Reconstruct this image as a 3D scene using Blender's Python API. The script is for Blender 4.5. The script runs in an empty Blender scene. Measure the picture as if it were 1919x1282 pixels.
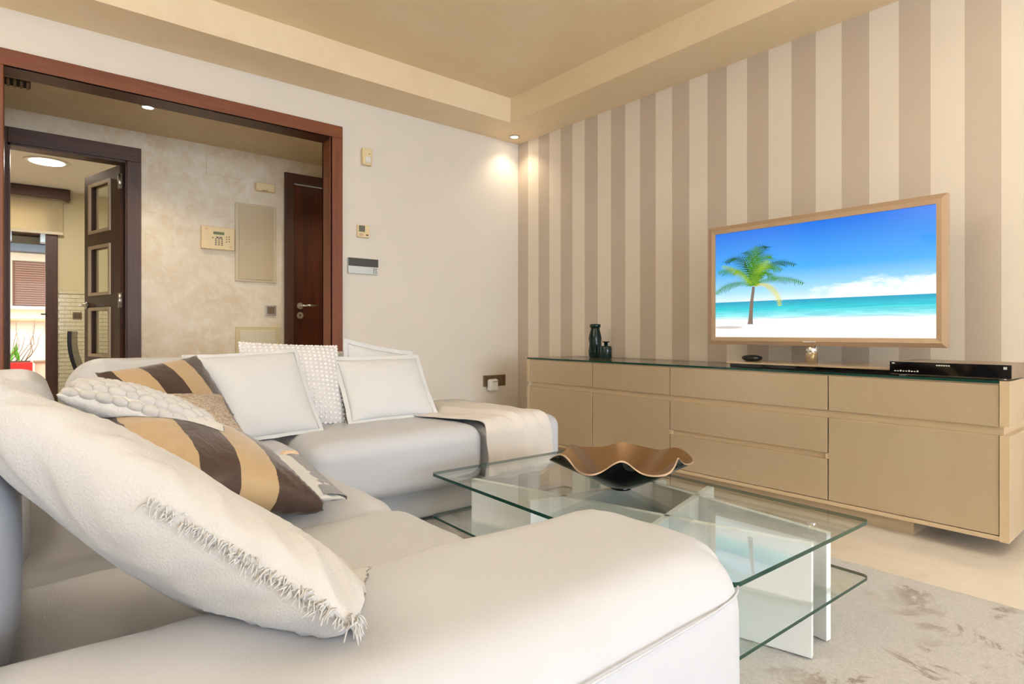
import bpy, bmesh, math, random
from mathutils import Vector, Matrix, noise

# ------------------------------------------------------------------ camera, world, lights, exposure
S = bpy.context.scene
COL = S.collection
cam_d = bpy.data.cameras.new('camera'); cam = bpy.data.objects.new('camera', cam_d); COL.objects.link(cam)
cam.location = (0, 0, 0.8)
cam.rotation_euler = (math.radians(90), 0, math.radians(-39.7))
cam_d.sensor_width = 36; cam_d.lens = 36 * 1105 / 1919; cam_d.shift_y = -18 / 1919
cam_d.clip_start = 0.02
S.camera = cam

w = bpy.data.worlds.new('sky'); S.world = w; w.use_nodes = True
bg = w.node_tree.nodes['Background']; bg.inputs[0].default_value = (0.88, 0.94, 1.0, 1); bg.inputs[1].default_value = 3.2

def area(name, loc, rot, sx, sy, power, color):
    d = bpy.data.lights.new(name, 'AREA'); d.shape = 'RECTANGLE'; d.size = sx; d.size_y = sy
    d.energy = power; d.color = color
    o = bpy.data.objects.new(name, d); COL.objects.link(o); o.location = loc; o.rotation_euler = [math.radians(a) for a in rot]
    return o
# daylight through the living-room window wall behind the camera
area('window_daylight', (0.6, -5.85, 1.2), (90, 0, 0), 4.4, 2.1, 116, (0.64, 0.79, 1.0))

def spot(name, loc, power, size=120, color=(1, .82, .58), blend=.8, radius=.03):
    d = bpy.data.lights.new(name, 'SPOT'); d.energy = power; d.spot_size = math.radians(size); d.spot_blend = blend
    d.color = color; d.shadow_soft_size = radius
    o = bpy.data.objects.new(name, d); COL.objects.link(o); o.location = loc
    return o

vs = S.view_settings
vs.view_transform = 'Standard'; vs.look = 'None'; vs.gamma = 1; vs.use_curve_mapping = False
vs.exposure = 0.76

# ------------------------------------------------------------------ helpers
WM = {}
def wmat(o): return WM.get(o.name, Matrix.Identity(4))

def tag(o, label=None, cat=None, group=None, kind=None):
    if label: o['label'] = label
    if cat: o['category'] = cat
    if group: o['group'] = group
    if kind: o['kind'] = kind
    return o

def thing(name, loc, label, cat, group=None, rz=0):
    o = bpy.data.objects.new(name, None); COL.objects.link(o); o.empty_display_size = .05
    o.location = loc; o.rotation_euler = (0, 0, rz)
    WM[o.name] = Matrix.Translation(loc) @ Matrix.Rotation(rz, 4, 'Z')
    return tag(o, label, cat, group)

def obj(name, bm, mat, parent=None, smooth=False, center=True, M=None, local=False):
    """bmesh (world coordinates, or parent-local when local=True) -> ONE mesh object"""
    me = bpy.data.meshes.new(name)
    if M is None: M = Matrix.Identity(4)
    c = Vector((0, 0, 0))
    if center and len(bm.verts):
        lo = Vector([min(v.co[i] for v in bm.verts) for i in range(3)])
        hi = Vector([max(v.co[i] for v in bm.verts) for i in range(3)])
        c = (lo + hi) / 2
        for v in bm.verts: v.co -= c
    if smooth:
        for f in bm.faces: f.smooth = True
    bm.to_mesh(me); bm.free()
    if mat is not None:
        for m in (mat if isinstance(mat, (list, tuple)) else [mat]): me.materials.append(m)
    o = bpy.data.objects.new(name, me); COL.objects.link(o)
    return place(o, parent, M @ Matrix.Translation(c), local)

def place(o, parent, M, local=False):
    if parent is not None:
        o.parent = parent
        L = M if local else wmat(parent).inverted() @ M
        o.matrix_local = L
        WM[o.name] = wmat(parent) @ L
    else:
        o.matrix_world = M; WM[o.name] = M.copy()
    return o

def struct(name, bm, mat, parent=None, **k):
    o = obj(name, bm, mat, parent, center=k.pop('center', False), **k)
    if parent is None: o['kind'] = 'structure'
    return o

def copyobj(o, parent=None, M=None):
    c = o.copy(); COL.objects.link(c)
    c.parent = None
    return place(c, parent, M)

def bx(bm, x0, x1, y0, y1, z0, z1, bev=0, seg=2, mi=0):
    a, b = sorted((x0, x1)); c, d = sorted((y0, y1)); e, f = sorted((z0, z1))
    r = bmesh.ops.create_cube(bm, size=1, matrix=Matrix.Translation(((a+b)/2, (c+d)/2, (e+f)/2)) @ Matrix.Diagonal((b-a, d-c, f-e, 1)))
    vs_ = r['verts']
    fs = list({fc for v in vs_ for fc in v.link_faces})
    for fc in fs: fc.material_index = mi
    if bev:
        es = list({e_ for v in vs_ for e_ in v.link_edges})
        bmesh.ops.bevel(bm, geom=es, offset=bev, segments=seg, profile=.5, affect='EDGES')
    return bm

def box(*a, **k): return bx(bmesh.new(), *a, **k)

def cyl(bm, p0, p1, r0, r1=None, n=20, cap=True):
    p0 = Vector(p0); p1 = Vector(p1); r1 = r0 if r1 is None else r1
    d = p1 - p0
    M = Matrix.Translation((p0 + p1) / 2) @ d.to_track_quat('Z', 'Y').to_matrix().to_4x4()
    r = bmesh.ops.create_cone(bm, cap_ends=cap, segments=n, radius1=r0, radius2=r1, depth=d.length, matrix=M)
    for f in {f for v in r['verts'] for f in v.link_faces}:
        if len(f.verts) == 4: f.smooth = True
    return bm

def tube(bm, pts, r, n=8):
    """swept tube along points"""
    pts = [Vector(p) for p in pts]; rings = []
    for i, p in enumerate(pts):
        t = (pts[min(i+1, len(pts)-1)] - pts[max(i-1, 0)]).normalized()
        a = t.orthogonal().normalized() if i == 0 else (a - t * a.dot(t)).normalized()
        b = t.cross(a)
        rr = r[i] if isinstance(r, (list, tuple)) else r
        rings.append([bm.verts.new(p + a * rr * math.cos(2*math.pi*k/n) + b * rr * math.sin(2*math.pi*k/n)) for k in range(n)])
    for i in range(len(rings)-1):
        for k in range(n):
            f = bm.faces.new((rings[i][k], rings[i][(k+1) % n], rings[i+1][(k+1) % n], rings[i+1][k])); f.smooth = True
    bm.faces.new(rings[0][::-1]); bm.faces.new(rings[-1])
    return bm

def lathe(bm, prof, cx=0, cy=0, z0=0, n=32, wob=None):
    rings = []
    for r, z in prof:
        rings.append([bm.verts.new((cx + (r + (wob(r, z, k) if wob else 0)) * math.cos(2*math.pi*k/n), cy + (r + (wob(r, z, k) if wob else 0)) * math.sin(2*math.pi*k/n), z0 + z)) for k in range(n)])
    for i in range(len(rings)-1):
        for k in range(n):
            f = bm.faces.new((rings[i][k], rings[i][(k+1) % n], rings[i+1][(k+1) % n], rings[i+1][k])); f.smooth = True
    bm.faces.new(rings[0][::-1]); bm.faces.new(rings[-1])
    return bm

def quad(bm, pts, mi=0):
    f = bm.faces.new([bm.verts.new(p) for p in pts]); f.material_index = mi
    return bm

def rounded(x0, x1, y0, y1, z0, z1, r, puff=0, n=26, wr=0, seed=0, pside=0, rc=0):
    """upholstered block: rounded box with a swollen top"""
    bm = bmesh.new()
    c = Vector(((x0+x1)/2, (y0+y1)/2, (z0+z1)/2)); h = Vector(((x1-x0)/2, (y1-y0)/2, (z1-z0)/2))
    r = min(r, min(h) * .98)
    bmesh.ops.create_cube(bm, size=2)
    bmesh.ops.subdivide_edges(bm, edges=bm.edges[:], cuts=n, use_grid_fill=True)
    for v in bm.verts:
        q = Vector()
        for i in range(3):
            t = v.co[i]                               # denser near the edges
            s_ = math.copysign(abs(math.sin(t * math.pi / 2)) * .55 + abs(t) * .45, t)
            q[i] = s_ * h[i]
        inn = Vector([max(-(h[i]-r), min(h[i]-r, q[i])) for i in range(3)])
        d = q - inn
        p = inn + (d.normalized() * r if d.length > 1e-9 else d)
        if d.length < 1e-9: p = q
        if rc:                                        # rounder corners in plan
            dx, dy = abs(p.x)-(h.x-rc), abs(p.y)-(h.y-rc)
            if dx > 0 and dy > 0 and p.x > 0:
                f_ = max(dx, dy)/math.hypot(dx, dy)
                p.x = math.copysign(h.x-rc+dx*f_, p.x); p.y = math.copysign(h.y-rc+dy*f_, p.y)
        ux, uy, uz = p.x/h.x, p.y/h.y, p.z/h.z
        if puff and uz > 0: p.z += puff * max(0, 1-ux**4) * max(0, 1-uy**4) * uz
        if pside:
            p.y += math.copysign(pside, uy) * max(0, 1-ux**4) * max(0, 1-uz**2) * abs(uy)
            p.x += math.copysign(pside, ux) * max(0, 1-uy**4) * max(0, 1-uz**2) * abs(ux)
        if wr:
            p += Vector((0, 0, 1)) * wr * noise.noise(Vector((p.x*7+seed, p.y*7, p.z*7))) + Vector((0, 0, wr*.5*noise.noise(Vector((p.x*19+seed, p.y*15, p.z*9)))))
        v.co = p + c
    bmesh.ops.recalc_face_normals(bm, faces=bm.faces[:])
    return bm

# ------------------------------------------------------------------ materials
def lin(c):
    return tuple(((x/255)/12.92 if x/255 <= .04045 else ((x/255+.055)/1.055)**2.4) for x in c)

class NT:
    def __init__(s, m): s.t = m.node_tree; s.n = s.t.nodes; s.l = s.t.links
    def add(s, typ, **k):
        n = s.n.new(typ)
        for a, b in k.items(): setattr(n, a, b)
        return n
    def link(s, a, b): s.l.new(a, b)
    def math(s, op, a, b=None):
        n = s.add('ShaderNodeMath', operation=op)
        for i, x in enumerate((a, b)):
            if x is None: continue
            if isinstance(x, (int, float)): n.inputs[i].default_value = x
            else: s.link(x, n.inputs[i])
        return n.outputs[0]
    def mix(s, fac, a, b):
        n = s.add('ShaderNodeMix', data_type='RGBA')
        for sock, x in ((n.inputs[0], fac), (n.inputs[6], a), (n.inputs[7], b)):
            if isinstance(x, (int, float)): sock.default_value = x
            elif isinstance(x, tuple): sock.default_value = (*x[:3], 1)
            else: s.link(x, sock)
        return n.outputs[2]
    def ramp(s, fac, stops):
        n = s.add('ShaderNodeValToRGB'); s.link(fac, n.inputs[0])
        e = n.color_ramp.elements
        while len(e) < len(stops): e.new(.5)
        for i, (p, c) in enumerate(stops):
            e[i].position = p; e[i].color = (c, c, c, 1) if isinstance(c, (int, float)) else (*c, 1)
        return n.outputs[0]
    def noise(s, scale, detail=4, vec=None, rough=.55, dist=0):
        n = s.add('ShaderNodeTexNoise'); n.inputs['Scale'].default_value = scale; n.inputs['Detail'].default_value = detail
        n.inputs['Roughness'].default_value = rough; n.inputs['Distortion'].default_value = dist
        if vec is not None: s.link(vec, n.inputs['Vector'])
        return n.outputs[0]
    def coord(s, which='Object', scale=None):
        o = s.add('ShaderNodeTexCoord').outputs[which]
        if scale:
            m = s.add('ShaderNodeMapping'); m.inputs['Scale'].default_value = scale; s.link(o, m.inputs[0]); o = m.outputs[0]
        return o
    def bump(s, h, strength, dist=.01):
        n = s.add('ShaderNodeBump'); n.inputs['Strength'].default_value = strength; n.inputs['Distance'].default_value = dist
        s.link(h, n.inputs['Height']); return n.outputs[0]

def base(name, rgb=(200, 200, 200), rough=.5, metal=0, spec=.5):
    m = bpy.data.materials.new(name); m.use_nodes = True
    b = m.node_tree.nodes['Principled BSDF']
    b.inputs['Base Color'].default_value = (*lin(rgb), 1); b.inputs['Roughness'].default_value = rough
    b.inputs['Metallic'].default_value = metal; b.inputs['Specular IOR Level'].default_value = spec
    return m, NT(m), b

def plain(name, rgb, rough=.5, metal=0, spec=.5, var=.06, scale=8, bump=0, bscale=200):
    """flat colour with a slight procedural unevenness"""
    m, t, b = base(name, rgb, rough, metal, spec)
    c = lin(rgb)
    if var:
        n = t.noise(scale, 5, t.coord())
        t.link(t.mix(n, tuple(x*(1-var) for x in c), tuple(min(1, x*(1+var)) for x in c)), b.inputs['Base Color'])
    if bump:
        t.link(t.bump(t.noise(bscale, 3, t.coord()), bump, .004), b.inputs['Normal'])
    return m

def stucco(name, cols, scale=2.2, rough=.6, bump=.12):
    m, t, b = base(name, cols[0], rough)
    v = t.coord()
    n1 = t.noise(scale, 8, v, .62, .9); n2 = t.noise(scale*3.1, 6, v, .6, 1.4)
    a = t.mix(t.ramp(n1, [(.36, 0.), (.66, 1.)]), lin(cols[0]), lin(cols[1]))
    t.link(t.mix(t.ramp(n2, [(.45, 0.), (.75, .7)]), a, lin(cols[2])), b.inputs['Base Color'])
    t.link(t.bump(n2, bump, .01), b.inputs['Normal'])
    return m

def wood(name, c0, c1, axis=2, rough=.35, scale=14):
    m, t, b = base(name, c0, rough)
    sc = [scale, scale, scale]; sc[axis] = scale * .07
    v = t.coord('Object', tuple(sc))
    n = t.noise(1.6, 7, v, .62, .6)
    f = t.noise(9, 3, v, .6)
    k = t.math('ADD', t.math('MULTIPLY', n, .75), t.math('MULTIPLY', f, .25))
    t.link(t.mix(t.ramp(k, [(.35, 0.), (.68, 1.)]), lin(c0), lin(c1)), b.inputs['Base Color'])
    t.link(t.bump(f, .05, .002), b.inputs['Normal'])
    return m

def emis(name, rgb, strength):
    m = bpy.data.materials.new(name); m.use_nodes = True; t = NT(m)
    t.n.remove(t.n['Principled BSDF']); e = t.add('ShaderNodeEmission')
    e.inputs[0].default_value = (*lin(rgb), 1); e.inputs[1].default_value = strength
    t.link(e.outputs[0], t.n['Material Output'].inputs[0]); return m

def glass(name, tint=(.93, .97, .95), ior=1.5, rough=0):
    m = bpy.data.materials.new(name); m.use_nodes = True; t = NT(m)
    t.n.remove(t.n['Principled BSDF'])
    tr = t.add('ShaderNodeBsdfTransparent'); tr.inputs[0].default_value = (*tint, 1)
    gl = t.add('ShaderNodeBsdfGlossy'); gl.inputs['Roughness'].default_value = rough
    fr = t.add('ShaderNodeFresnel')                     # same reflectance from both sides of the sheet
    bf = t.add('ShaderNodeNewGeometry').outputs['Backfacing']
    t.link(t.math('ADD', ior, t.math('MULTIPLY', bf, 1/ior - ior)), fr.inputs[0])
    mx = t.add('ShaderNodeMixShader'); t.link(fr.outputs[0], mx.inputs[0]); t.link(tr.outputs[0], mx.inputs[1]); t.link(gl.outputs[0], mx.inputs[2])
    t.link(mx.outputs[0], t.n['Material Output'].inputs[0]); return m

def fabric(name, rgb, weave=420, bump=.25, rough=.85, var=.05, wrinkle=0, sheen=.2):
    m, t, b = base(name, rgb, rough, 0, .2)
    v = t.coord(); c = lin(rgb)
    n = t.noise(6, 5, v)
    t.link(t.mix(n, tuple(x*(1-var) for x in c), tuple(min(1, x*(1+var)) for x in c)), b.inputs['Base Color'])
    h = t.noise(weave, 2, v)
    if wrinkle: h = t.math('ADD', h, t.math('MULTIPLY', t.noise(14, 4, v, .6, .8), wrinkle))
    t.link(t.bump(h, bump, .003), b.inputs['Normal'])
    b.inputs['Sheen Weight'].default_value = sheen
    return m

MAT = {}
MAT['wall'] = plain('cream_paint', (226, 217, 204), .7, var=.025, scale=3)
MAT['ceiling'] = stucco('sand_stucco', [(236, 213, 177), (240, 219, 186), (232, 208, 170)], 1.4, .55, .05)
MAT['hall_wall'] = stucco('venetian_plaster', [(224, 212, 190), (210, 192, 162), (232, 226, 214)], 3.2, .45, .12)
MAT['hall_ceiling'] = stucco('hall_stucco', [(206, 186, 152), (198, 176, 140), (212, 194, 162)], 2.4, .55, .1)
MAT['kitchen'] = plain('kitchen_paint', (214, 202, 168), .7, var=.03)
MAT['white'] = plain('white_paint', (236, 232, 224), .6, var=.02)
MAT['leather'] = None
MAT['wood_red'] = wood('mahogany_trim', (106, 52, 22), (136, 74, 36), 0, .45)
MAT['wood_red_v'] = wood('mahogany_trim_upright', (106, 52, 22), (136, 74, 36), 2, .45)
MAT['wood_dark'] = wood('wenge_door', (62, 36, 22), (84, 50, 32), 2, .45)
MAT['wood_dark_h'] = wood('wenge_rail', (62, 36, 22), (84, 50, 32), 0, .45)
MAT['wood_door'] = wood('mahogany_door', (58, 22, 8), (94, 40, 16), 2, .3, 10)
MAT['steel'] = plain('brushed_steel', (200, 196, 188), .28, 1, var=.03)
MAT['chrome'] = plain('chrome', (232, 232, 232), .06, 1, var=0)
MAT['cream_plastic'] = plain('cream_plastic', (230, 208, 162), .45, var=.03)
MAT['grey_box'] = plain('beige_enamel', (206, 190, 160), .45, var=.02)
MAT['bronze_plate'] = plain('bronze_plate', (126, 104, 78), .4, .4, var=.05)
MAT['black'] = plain('black_plastic', (16, 16, 17), .25, var=.1)
MAT['black_gloss'] = plain('black_gloss', (8, 8, 9), .04, var=0)
MAT['black_matt'] = plain('black_shadow_gap', (14, 12, 10), .9, var=0)
MAT['dgrey'] = plain('dark_grey_plastic', (66, 66, 62), .35, var=.04)
MAT['silver'] = plain('silver_plastic', (205, 208, 205), .4, .2, var=.02)
MAT['mark'] = plain('white_print', (225, 225, 220), .5, var=0)
MAT['greymark'] = plain('grey_print', (120, 108, 96), .6, var=0)
MAT['lcd'] = plain('green_lcd', (74, 92, 38), .2, var=.05)
MAT['white_plastic'] = plain('white_plastic', (232, 228, 222), .35, var=.02)
MAT['glass'] = glass('table_glass', (.955, .985, .975))
MAT['pane'] = glass('window_glass', (.96, .98, .97), 1.12)
MAT['edge'] = plain('green_glass_edge', (18, 66, 54), .08, var=.15)
MAT['panel_white'] = plain('white_lacquer', (236, 238, 238), .22, var=.01)
MAT['bulb'] = emis('lamp_glow', (255, 240, 214), 14)
MAT['brown_fabric'] = fabric('dark_seat', (44, 32, 26), 300)

def leather():
    m, t, b = base('ivory_leather', (199, 200, 205), .45, 0, .3)
    v = t.coord(); c = lin((199, 200, 205))
    n = t.noise(2.5, 4, v)
    t.link(t.mix(n, tuple(x*.96 for x in c), tuple(x*1.03 for x in c)), b.inputs['Base Color'])
    vo = t.add('ShaderNodeTexVoronoi'); vo.inputs['Scale'].default_value = 420; t.link(v, vo.inputs['Vector'])
    h = t.math('ADD', t.math('MULTIPLY', vo.outputs[0], .25), t.math('MULTIPLY', t.noise(5, 4, v, .6, .5), 1.2))
    t.link(t.bump(h, .12, .01), b.inputs['Normal'])
    return m
MAT['leather'] = leather()

def stripes_wall():
    m, t, b = base('striped_wallpaper', (220, 205, 185), .55)
    g = t.add('ShaderNodeNewGeometry').outputs['Position']
    sp = t.add('ShaderNodeSeparateXYZ'); t.link(g, sp.inputs[0])
    k = t.math('DIVIDE', t.math('SUBTRACT', 3.715, sp.outputs[1]), .125)
    par = t.math('FLOORED_MODULO', t.math('FLOOR', k), 2.)
    # fine vertical threads of the paper
    fine = t.math('MULTIPLY', t.math('SINE', t.math('MULTIPLY', k, 150.)), .5)
    n = t.noise(3, 3, g)
    dark = t.mix(n, lin((204, 189, 172)), lin((197, 181, 164)))
    light = t.mix(n, lin((234, 222, 206)), lin((228, 216, 200)))
    t.link(t.mix(par, dark, light), b.inputs['Base Color'])
    t.link(t.math('ADD', t.math('MULTIPLY', par, .2), .4), b.inputs['Roughness'])
    t.link(t.bump(fine, .03, .001), b.inputs['Normal'])
    return m
MAT['stripes'] = stripes_wall()

def marble():
    m, t, b = base('beige_marble', (226, 206, 178), .09)
    v = t.coord()
    n = t.noise(1.3, 8, v, .6, .8); n2 = t.noise(5, 6, v, .6, 1.5)
    a = t.mix(t.ramp(n, [(.35, 0.), (.7, 1.)]), lin((212, 203, 192)), lin((222, 215, 206)))
    t.link(t.mix(t.ramp(n2, [(.55, 0.), (.72, .35)]), a, lin((190, 172, 148))), b.inputs['Base Color'])
    return m
MAT['marble'] = marble()

def lacquer():
    m, t, b = base('champagne_lacquer', (196, 164, 120), .3, .25)
    v = t.coord('Object', (9, 9, .9))
    n = t.noise(2.2, 6, v, .6, .6); n2 = t.noise(3.2, 4, t.coord())
    a = t.mix(n, lin((206, 187, 159)), lin((194, 172, 140)))
    t.link(t.mix(t.math('MULTIPLY', n2, .35), a, lin((186, 162, 128))), b.inputs['Base Color'])
    b.inputs['Coat Weight'].default_value = .35; b.inputs['Coat Roughness'].default_value = .1
    return m
MAT['lacquer'] = lacquer()
MAT['lacquer_edge'] = plain('champagne_edge', (214, 190, 154), .35, .1, var=.03)

def rug_mat():
    m, t, b = base('grey_rug', (200, 196, 190), .95, 0, .1)
    v = t.coord()
    fine = t.noise(140, 3, v, .75)
    big = t.noise(1.1, 5, v, .6, .7); sp = t.noise(4.2, 6, v, .68, .9)
    st = t.math('MULTIPLY', t.ramp(sp, [(.55, 0.), (.60, 1.)]), t.ramp(big, [(.44, 0.), (.54, 1.)]))
    a = t.mix(t.ramp(big, [(.3, 0.), (.7, 1.)]), lin((212, 211, 212)), lin((220, 214, 208)))
    a = t.mix(t.math('MULTIPLY', st, .85), a, lin((138, 112, 94)))
    t.link(t.mix(t.math('MULTIPLY', t.ramp(fine, [(.38, 1.), (.6, 0.)]), .3), a, lin((168, 160, 154))), b.inputs['Base Color'])
    t.link(t.bump(fine, .9, .012), b.inputs['Normal'])
    b.inputs['Sheen Weight'].default_value = .3
    return m
MAT['rug'] = rug_mat()

def satin(name, off, bw=.088, lo=-9.):
    m, t, b = base(name, (150, 120, 80), .34, 0, .5)
    sp = t.add('ShaderNodeSeparateXYZ'); t.link(t.coord(), sp.inputs[0])
    par = t.math('FLOORED_MODULO', t.math('FLOOR', t.math('DIVIDE', t.math('ADD', t.math('MAXIMUM', sp.outputs[0], lo), off + 10*bw), bw)), 2.)
    t.link(t.mix(par, lin((66, 46, 38)), lin((188, 160, 120))), b.inputs['Base Color'])
    h = t.noise(11, 4, t.coord(), .6, 1.)
    t.link(t.bump(h, .35, .012), b.inputs['Normal'])
    b.inputs['Sheen Weight'].default_value = .25
    return m

MAT['linen'] = fabric('cream_linen', (206, 202, 198), 380, .35, .9, .04, 1.2)
MAT['linen2'] = fabric('ivory_linen', (214, 213, 212), 420, .2, .9, .03, .5)
MAT['knit'] = fabric('chunky_wool', (222, 218, 214), 160, .5, .9, .06)
MAT['dots'] = fabric('dotted_cotton', (216, 211, 210), 300, .3, .9, .03)
MAT['dots_white'] = fabric('cotton_bobbles', (242, 238, 234), 300, .3, .9, .03)
def boucle():
    m, t, b = base('beige_boucle', (180, 160, 140), .95, 0, .1)
    v = t.coord(); n = t.noise(130, 3, v, .7, 1.2)
    t.link(t.mix(t.ramp(n, [(.40, 0.), (.60, 1.)]), lin((176, 152, 130)), lin((226, 212, 196))), b.inputs['Base Color'])
    t.link(t.bump(n, .9, .008), b.inputs['Normal'])
    return m
MAT['boucle'] = boucle()
MAT['throw'] = fabric('ecru_throw', (222, 214, 206), 340, .4, .92, .05, .4)
MAT['grey_trim'] = fabric('grey_fringe', (150, 150, 156), 200, .8, .95, .2)
MAT['fur'] = fabric('peach_fluff', (226, 196, 168), 160, .8, .95, .15)

# ------------------------------------------------------------------ the setting
XR, YB, YH, YK = 3.15, 3.715, 4.80, 7.50      # striped wall, back wall, hall wall, kitchen far wall
ZS, ZT = 2.35, 2.53                           # soffit and tray ceiling
XL, YF = -2.6, -6.0

struct('floor', box(XL-.2, XR+.2, YF-.2, 8.2, -.1, 0), MAT['marble'])
struct('wall_right', box(XR, XR+.15, YF-.15, YB, 0, 2.7), MAT['stripes'])
# back wall around the opening to the hall
bm = bmesh.new()
OX0, OX1, OZ = -.1, 1.58, 2.10
bx(bm, XL-.15, OX0, YB, YB+.125, 0, 2.7); bx(bm, OX1, XR+.15, YB, YB+.125, 0, 2.7); bx(bm, OX0, OX1, YB, YB+.125, OZ, 2.7)
struct('wall_back', bm, MAT['wall'])
# left wall, and the window wall behind the camera
struct('wall_left', box(XL-.15, XL, YF, YB, 0, 2.7), MAT['wall'])
bm = bmesh.new()
bx(bm, XL-.15, -1.7, YF-.15, YF, 0, 2.7); bx(bm, 2.9, XR, YF-.15, YF, 0, 2.7); bx(bm, -1.7, 2.9, YF-.15, YF, 2.25, 2.7); bx(bm, -1.7, 2.9, YF-.15, YF, 0, .06)
struct('wall_front', bm, MAT['wall'])
wf = struct('window_1', box(-1.7, -1.63, YF-.1, YF-.03, .06, 2.25, .004), MAT['wood_dark'])
for i, x in enumerate((-.55, .565, 1.7, 2.83)):
    obj('mullion', box(x, x+.07, YF-.1, YF-.03, .06, 2.25, .004), MAT['wood_dark'], wf)
obj('top_rail', box(-1.63, 2.83, YF-.1, YF-.03, 2.18, 2.25), MAT['wood_dark'], wf)

# tray ceiling: soffit ring, riser, raised field
TX0, TX1, TY0, TY1 = XL+.37, 2.776, YF+.37, 3.36
bm = bmesh.new()
bx(bm, XL-.15, TX0, YF-.15, YB, ZS, ZT+.1); bx(bm, TX1, XR, YF-.15, YB, ZS, ZT+.1)
bx(bm, TX0, TX1, YF-.15, TY0, ZS, ZT+.1); bx(bm, TX0, TX1, TY1, YB, ZS, ZT+.1)
bx(bm, TX0, TX1, TY0, TY1, ZT, ZT+.1)
struct('ceiling', bm, MAT['ceiling'])

# hall: back wall with two doorways, ceiling, end walls
KX0, KX1, KZ = -.071, .549, 1.973             # kitchen doorway
D0, D1, DZ = 1.683, 2.40, 2.005               # hall door
bm = bmesh.new()
bx(bm, -1.6, KX0, YH, YH+.1, 0, 2.4); bx(bm, KX1, D0, YH, YH+.1, 0, 2.4); bx(bm, KX0, KX1, YH, YH+.1, KZ, 2.4)
bx(bm, D0, D1, YH, YH+.1, DZ, 2.4); bx(bm, D1, 3.3, YH, YH+.1, 0, 2.4)
struct('wall_hall', bm, MAT['hall_wall'])
bm = bmesh.new(); bx(bm, -1.7, -1.6, YB+.125, YH+.1, 0, 2.4); bx(bm, 3.2, 3.3, YB+.125, YH, 0, 2.4)
struct('wall_hall_ends', bm, MAT['hall_wall'])
struct('ceiling_hall', box(-1.7, 3.3, YB+.125, YH, 2.19, 2.4), MAT['hall_ceiling'])

# casing of the wide opening
tr = struct('trim_1', box(-.0687, 1.548, YB-.02, YB+.145, 2.072, 2.092), MAT['wood_dark_h'])
obj('head_casing', box(-.15, 1.621, YB-.022, YB+.002, 2.072, 2.152, .004), MAT['wood_red'], tr)
obj('jamb_casing', box(1.548, 1.621, YB-.022, YB+.002, 0, 2.072, .004), MAT['wood_red_v'], tr)
obj('jamb_casing', box(-.15, -.0687, YB-.022, YB+.002, 0, 2.072, .004), MAT['wood_red_v'], tr)
obj('jamb_lining', box(1.548, 1.58, YB-.02, YB+.145, 0, 2.072, .002), MAT['wood_red_v'], tr)
obj('jamb_lining', box(-.10, -.0687, YB-.02, YB+.145, 0, 2.072, .002), MAT['wood_red_v'], tr)
obj('stop_bead', box(1.540, 1.549, YB+.0, YB+.012, 0, 2.072), MAT['wood_red_v'], tr)
obj('hall_casing', box(1.548, 1.62, YB+.125, YB+.147, 0, 2.15, .003), MAT['wood_dark'], tr)
obj('hall_casing', box(-.15, -.0687, YB+.125, YB+.147, 0, 2.15, .003), MAT['wood_dark'], tr)

# kitchen doorway casing and its glazed door
tr = struct('trim_2', box(KX0, KX1+.084, YH-.022, YH, KZ, KZ+.098, .003), MAT['wood_dark_h'])
obj('jamb_casing', box(KX1, KX1+.084, YH-.022, YH, 0, KZ, .003), MAT['wood_dark'], tr)
obj('jamb_casing', box(KX0-.084, KX0, YH-.022, YH, 0, KZ+.098, .003), MAT['wood_dark'], tr)
obj('jamb_lining', box(KX1-.006, KX1+.02, YH-.01, YH+.115, 0, KZ), MAT['wood_dark'], tr)
obj('jamb_lining', box(KX0-.02, KX0+.012, YH-.01, YH+.115, 0, KZ), MAT['wood_dark'], tr)
obj('head_lining', box(KX0, KX1, YH-.01, YH+.115, KZ-.012, KZ+.02), MAT['wood_dark_h'], tr)

LH = Vector((.536, YH+.06, 0)); LE = Vector((.372, 5.455, 0))
la = math.atan2(LE.y-LH.y, LE.x-LH.x)
LM = Matrix.Translation(LH) @ Matrix.Rotation(la, 4, 'Z')
LL = .60
def lobj(name, bm, mat, parent=None): return obj(name, bm, mat, parent, M=LM)
panes = [(.19, .53), (.633, .97), (1.077, 1.42), (1.53, 1.875)]
bm = bmesh.new()
bx(bm, 0, .155, -.02, .02, .01, 1.955); bx(bm, .50, LL, -.02, .02, .01, 1.955)
zz = [.01] + [z for p in panes for z in p] + [1.955]
for i in range(0, len(zz), 2): bx(bm, .155, .50, -.02, .02, zz[i], zz[i+1])
kd = lobj('door_1', bm, MAT['wood_dark']); kd['kind'] = 'structure'
bead = plain('pale_bead', (196, 176, 150), .35, var=.05)
for z0, z1 in panes:
    bm = bmesh.new()
    for sgn in (1, -1):
        y0, y1 = (.018, .03) if sgn > 0 else (-.03, -.018)
        bx(bm, .145, .17, y0, y1, z0-.01, z1+.01); bx(bm, .485, .51, y0, y1, z0-.01, z1+.01)
        bx(bm, .17, .485, y0, y1, z0-.01, z0+.012); bx(bm, .17, .485, y0, y1, z1-.012, z1+.01)
    lobj('glazing_bead', bm, bead, kd)
    lobj('pane', box(.155, .50, -.003, .003, z0, z1), MAT['pane'], kd)
bm = bmesh.new()
for sgn in (1, -1):
    cyl(bm, (.555, .02*sgn, 1.0), (.555, .032*sgn, 1.0), .024); cyl(bm, (.555, .03*sgn, 1.0), (.555, .065*sgn, 1.0), .009, n=12)
    tube(bm, [(.56, .062*sgn, 1.0), (.50, .066*sgn, 1.0), (.44, .06*sgn, 1.0)], .009)
lobj('door_handle', bm, MAT['steel'], kd)
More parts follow.
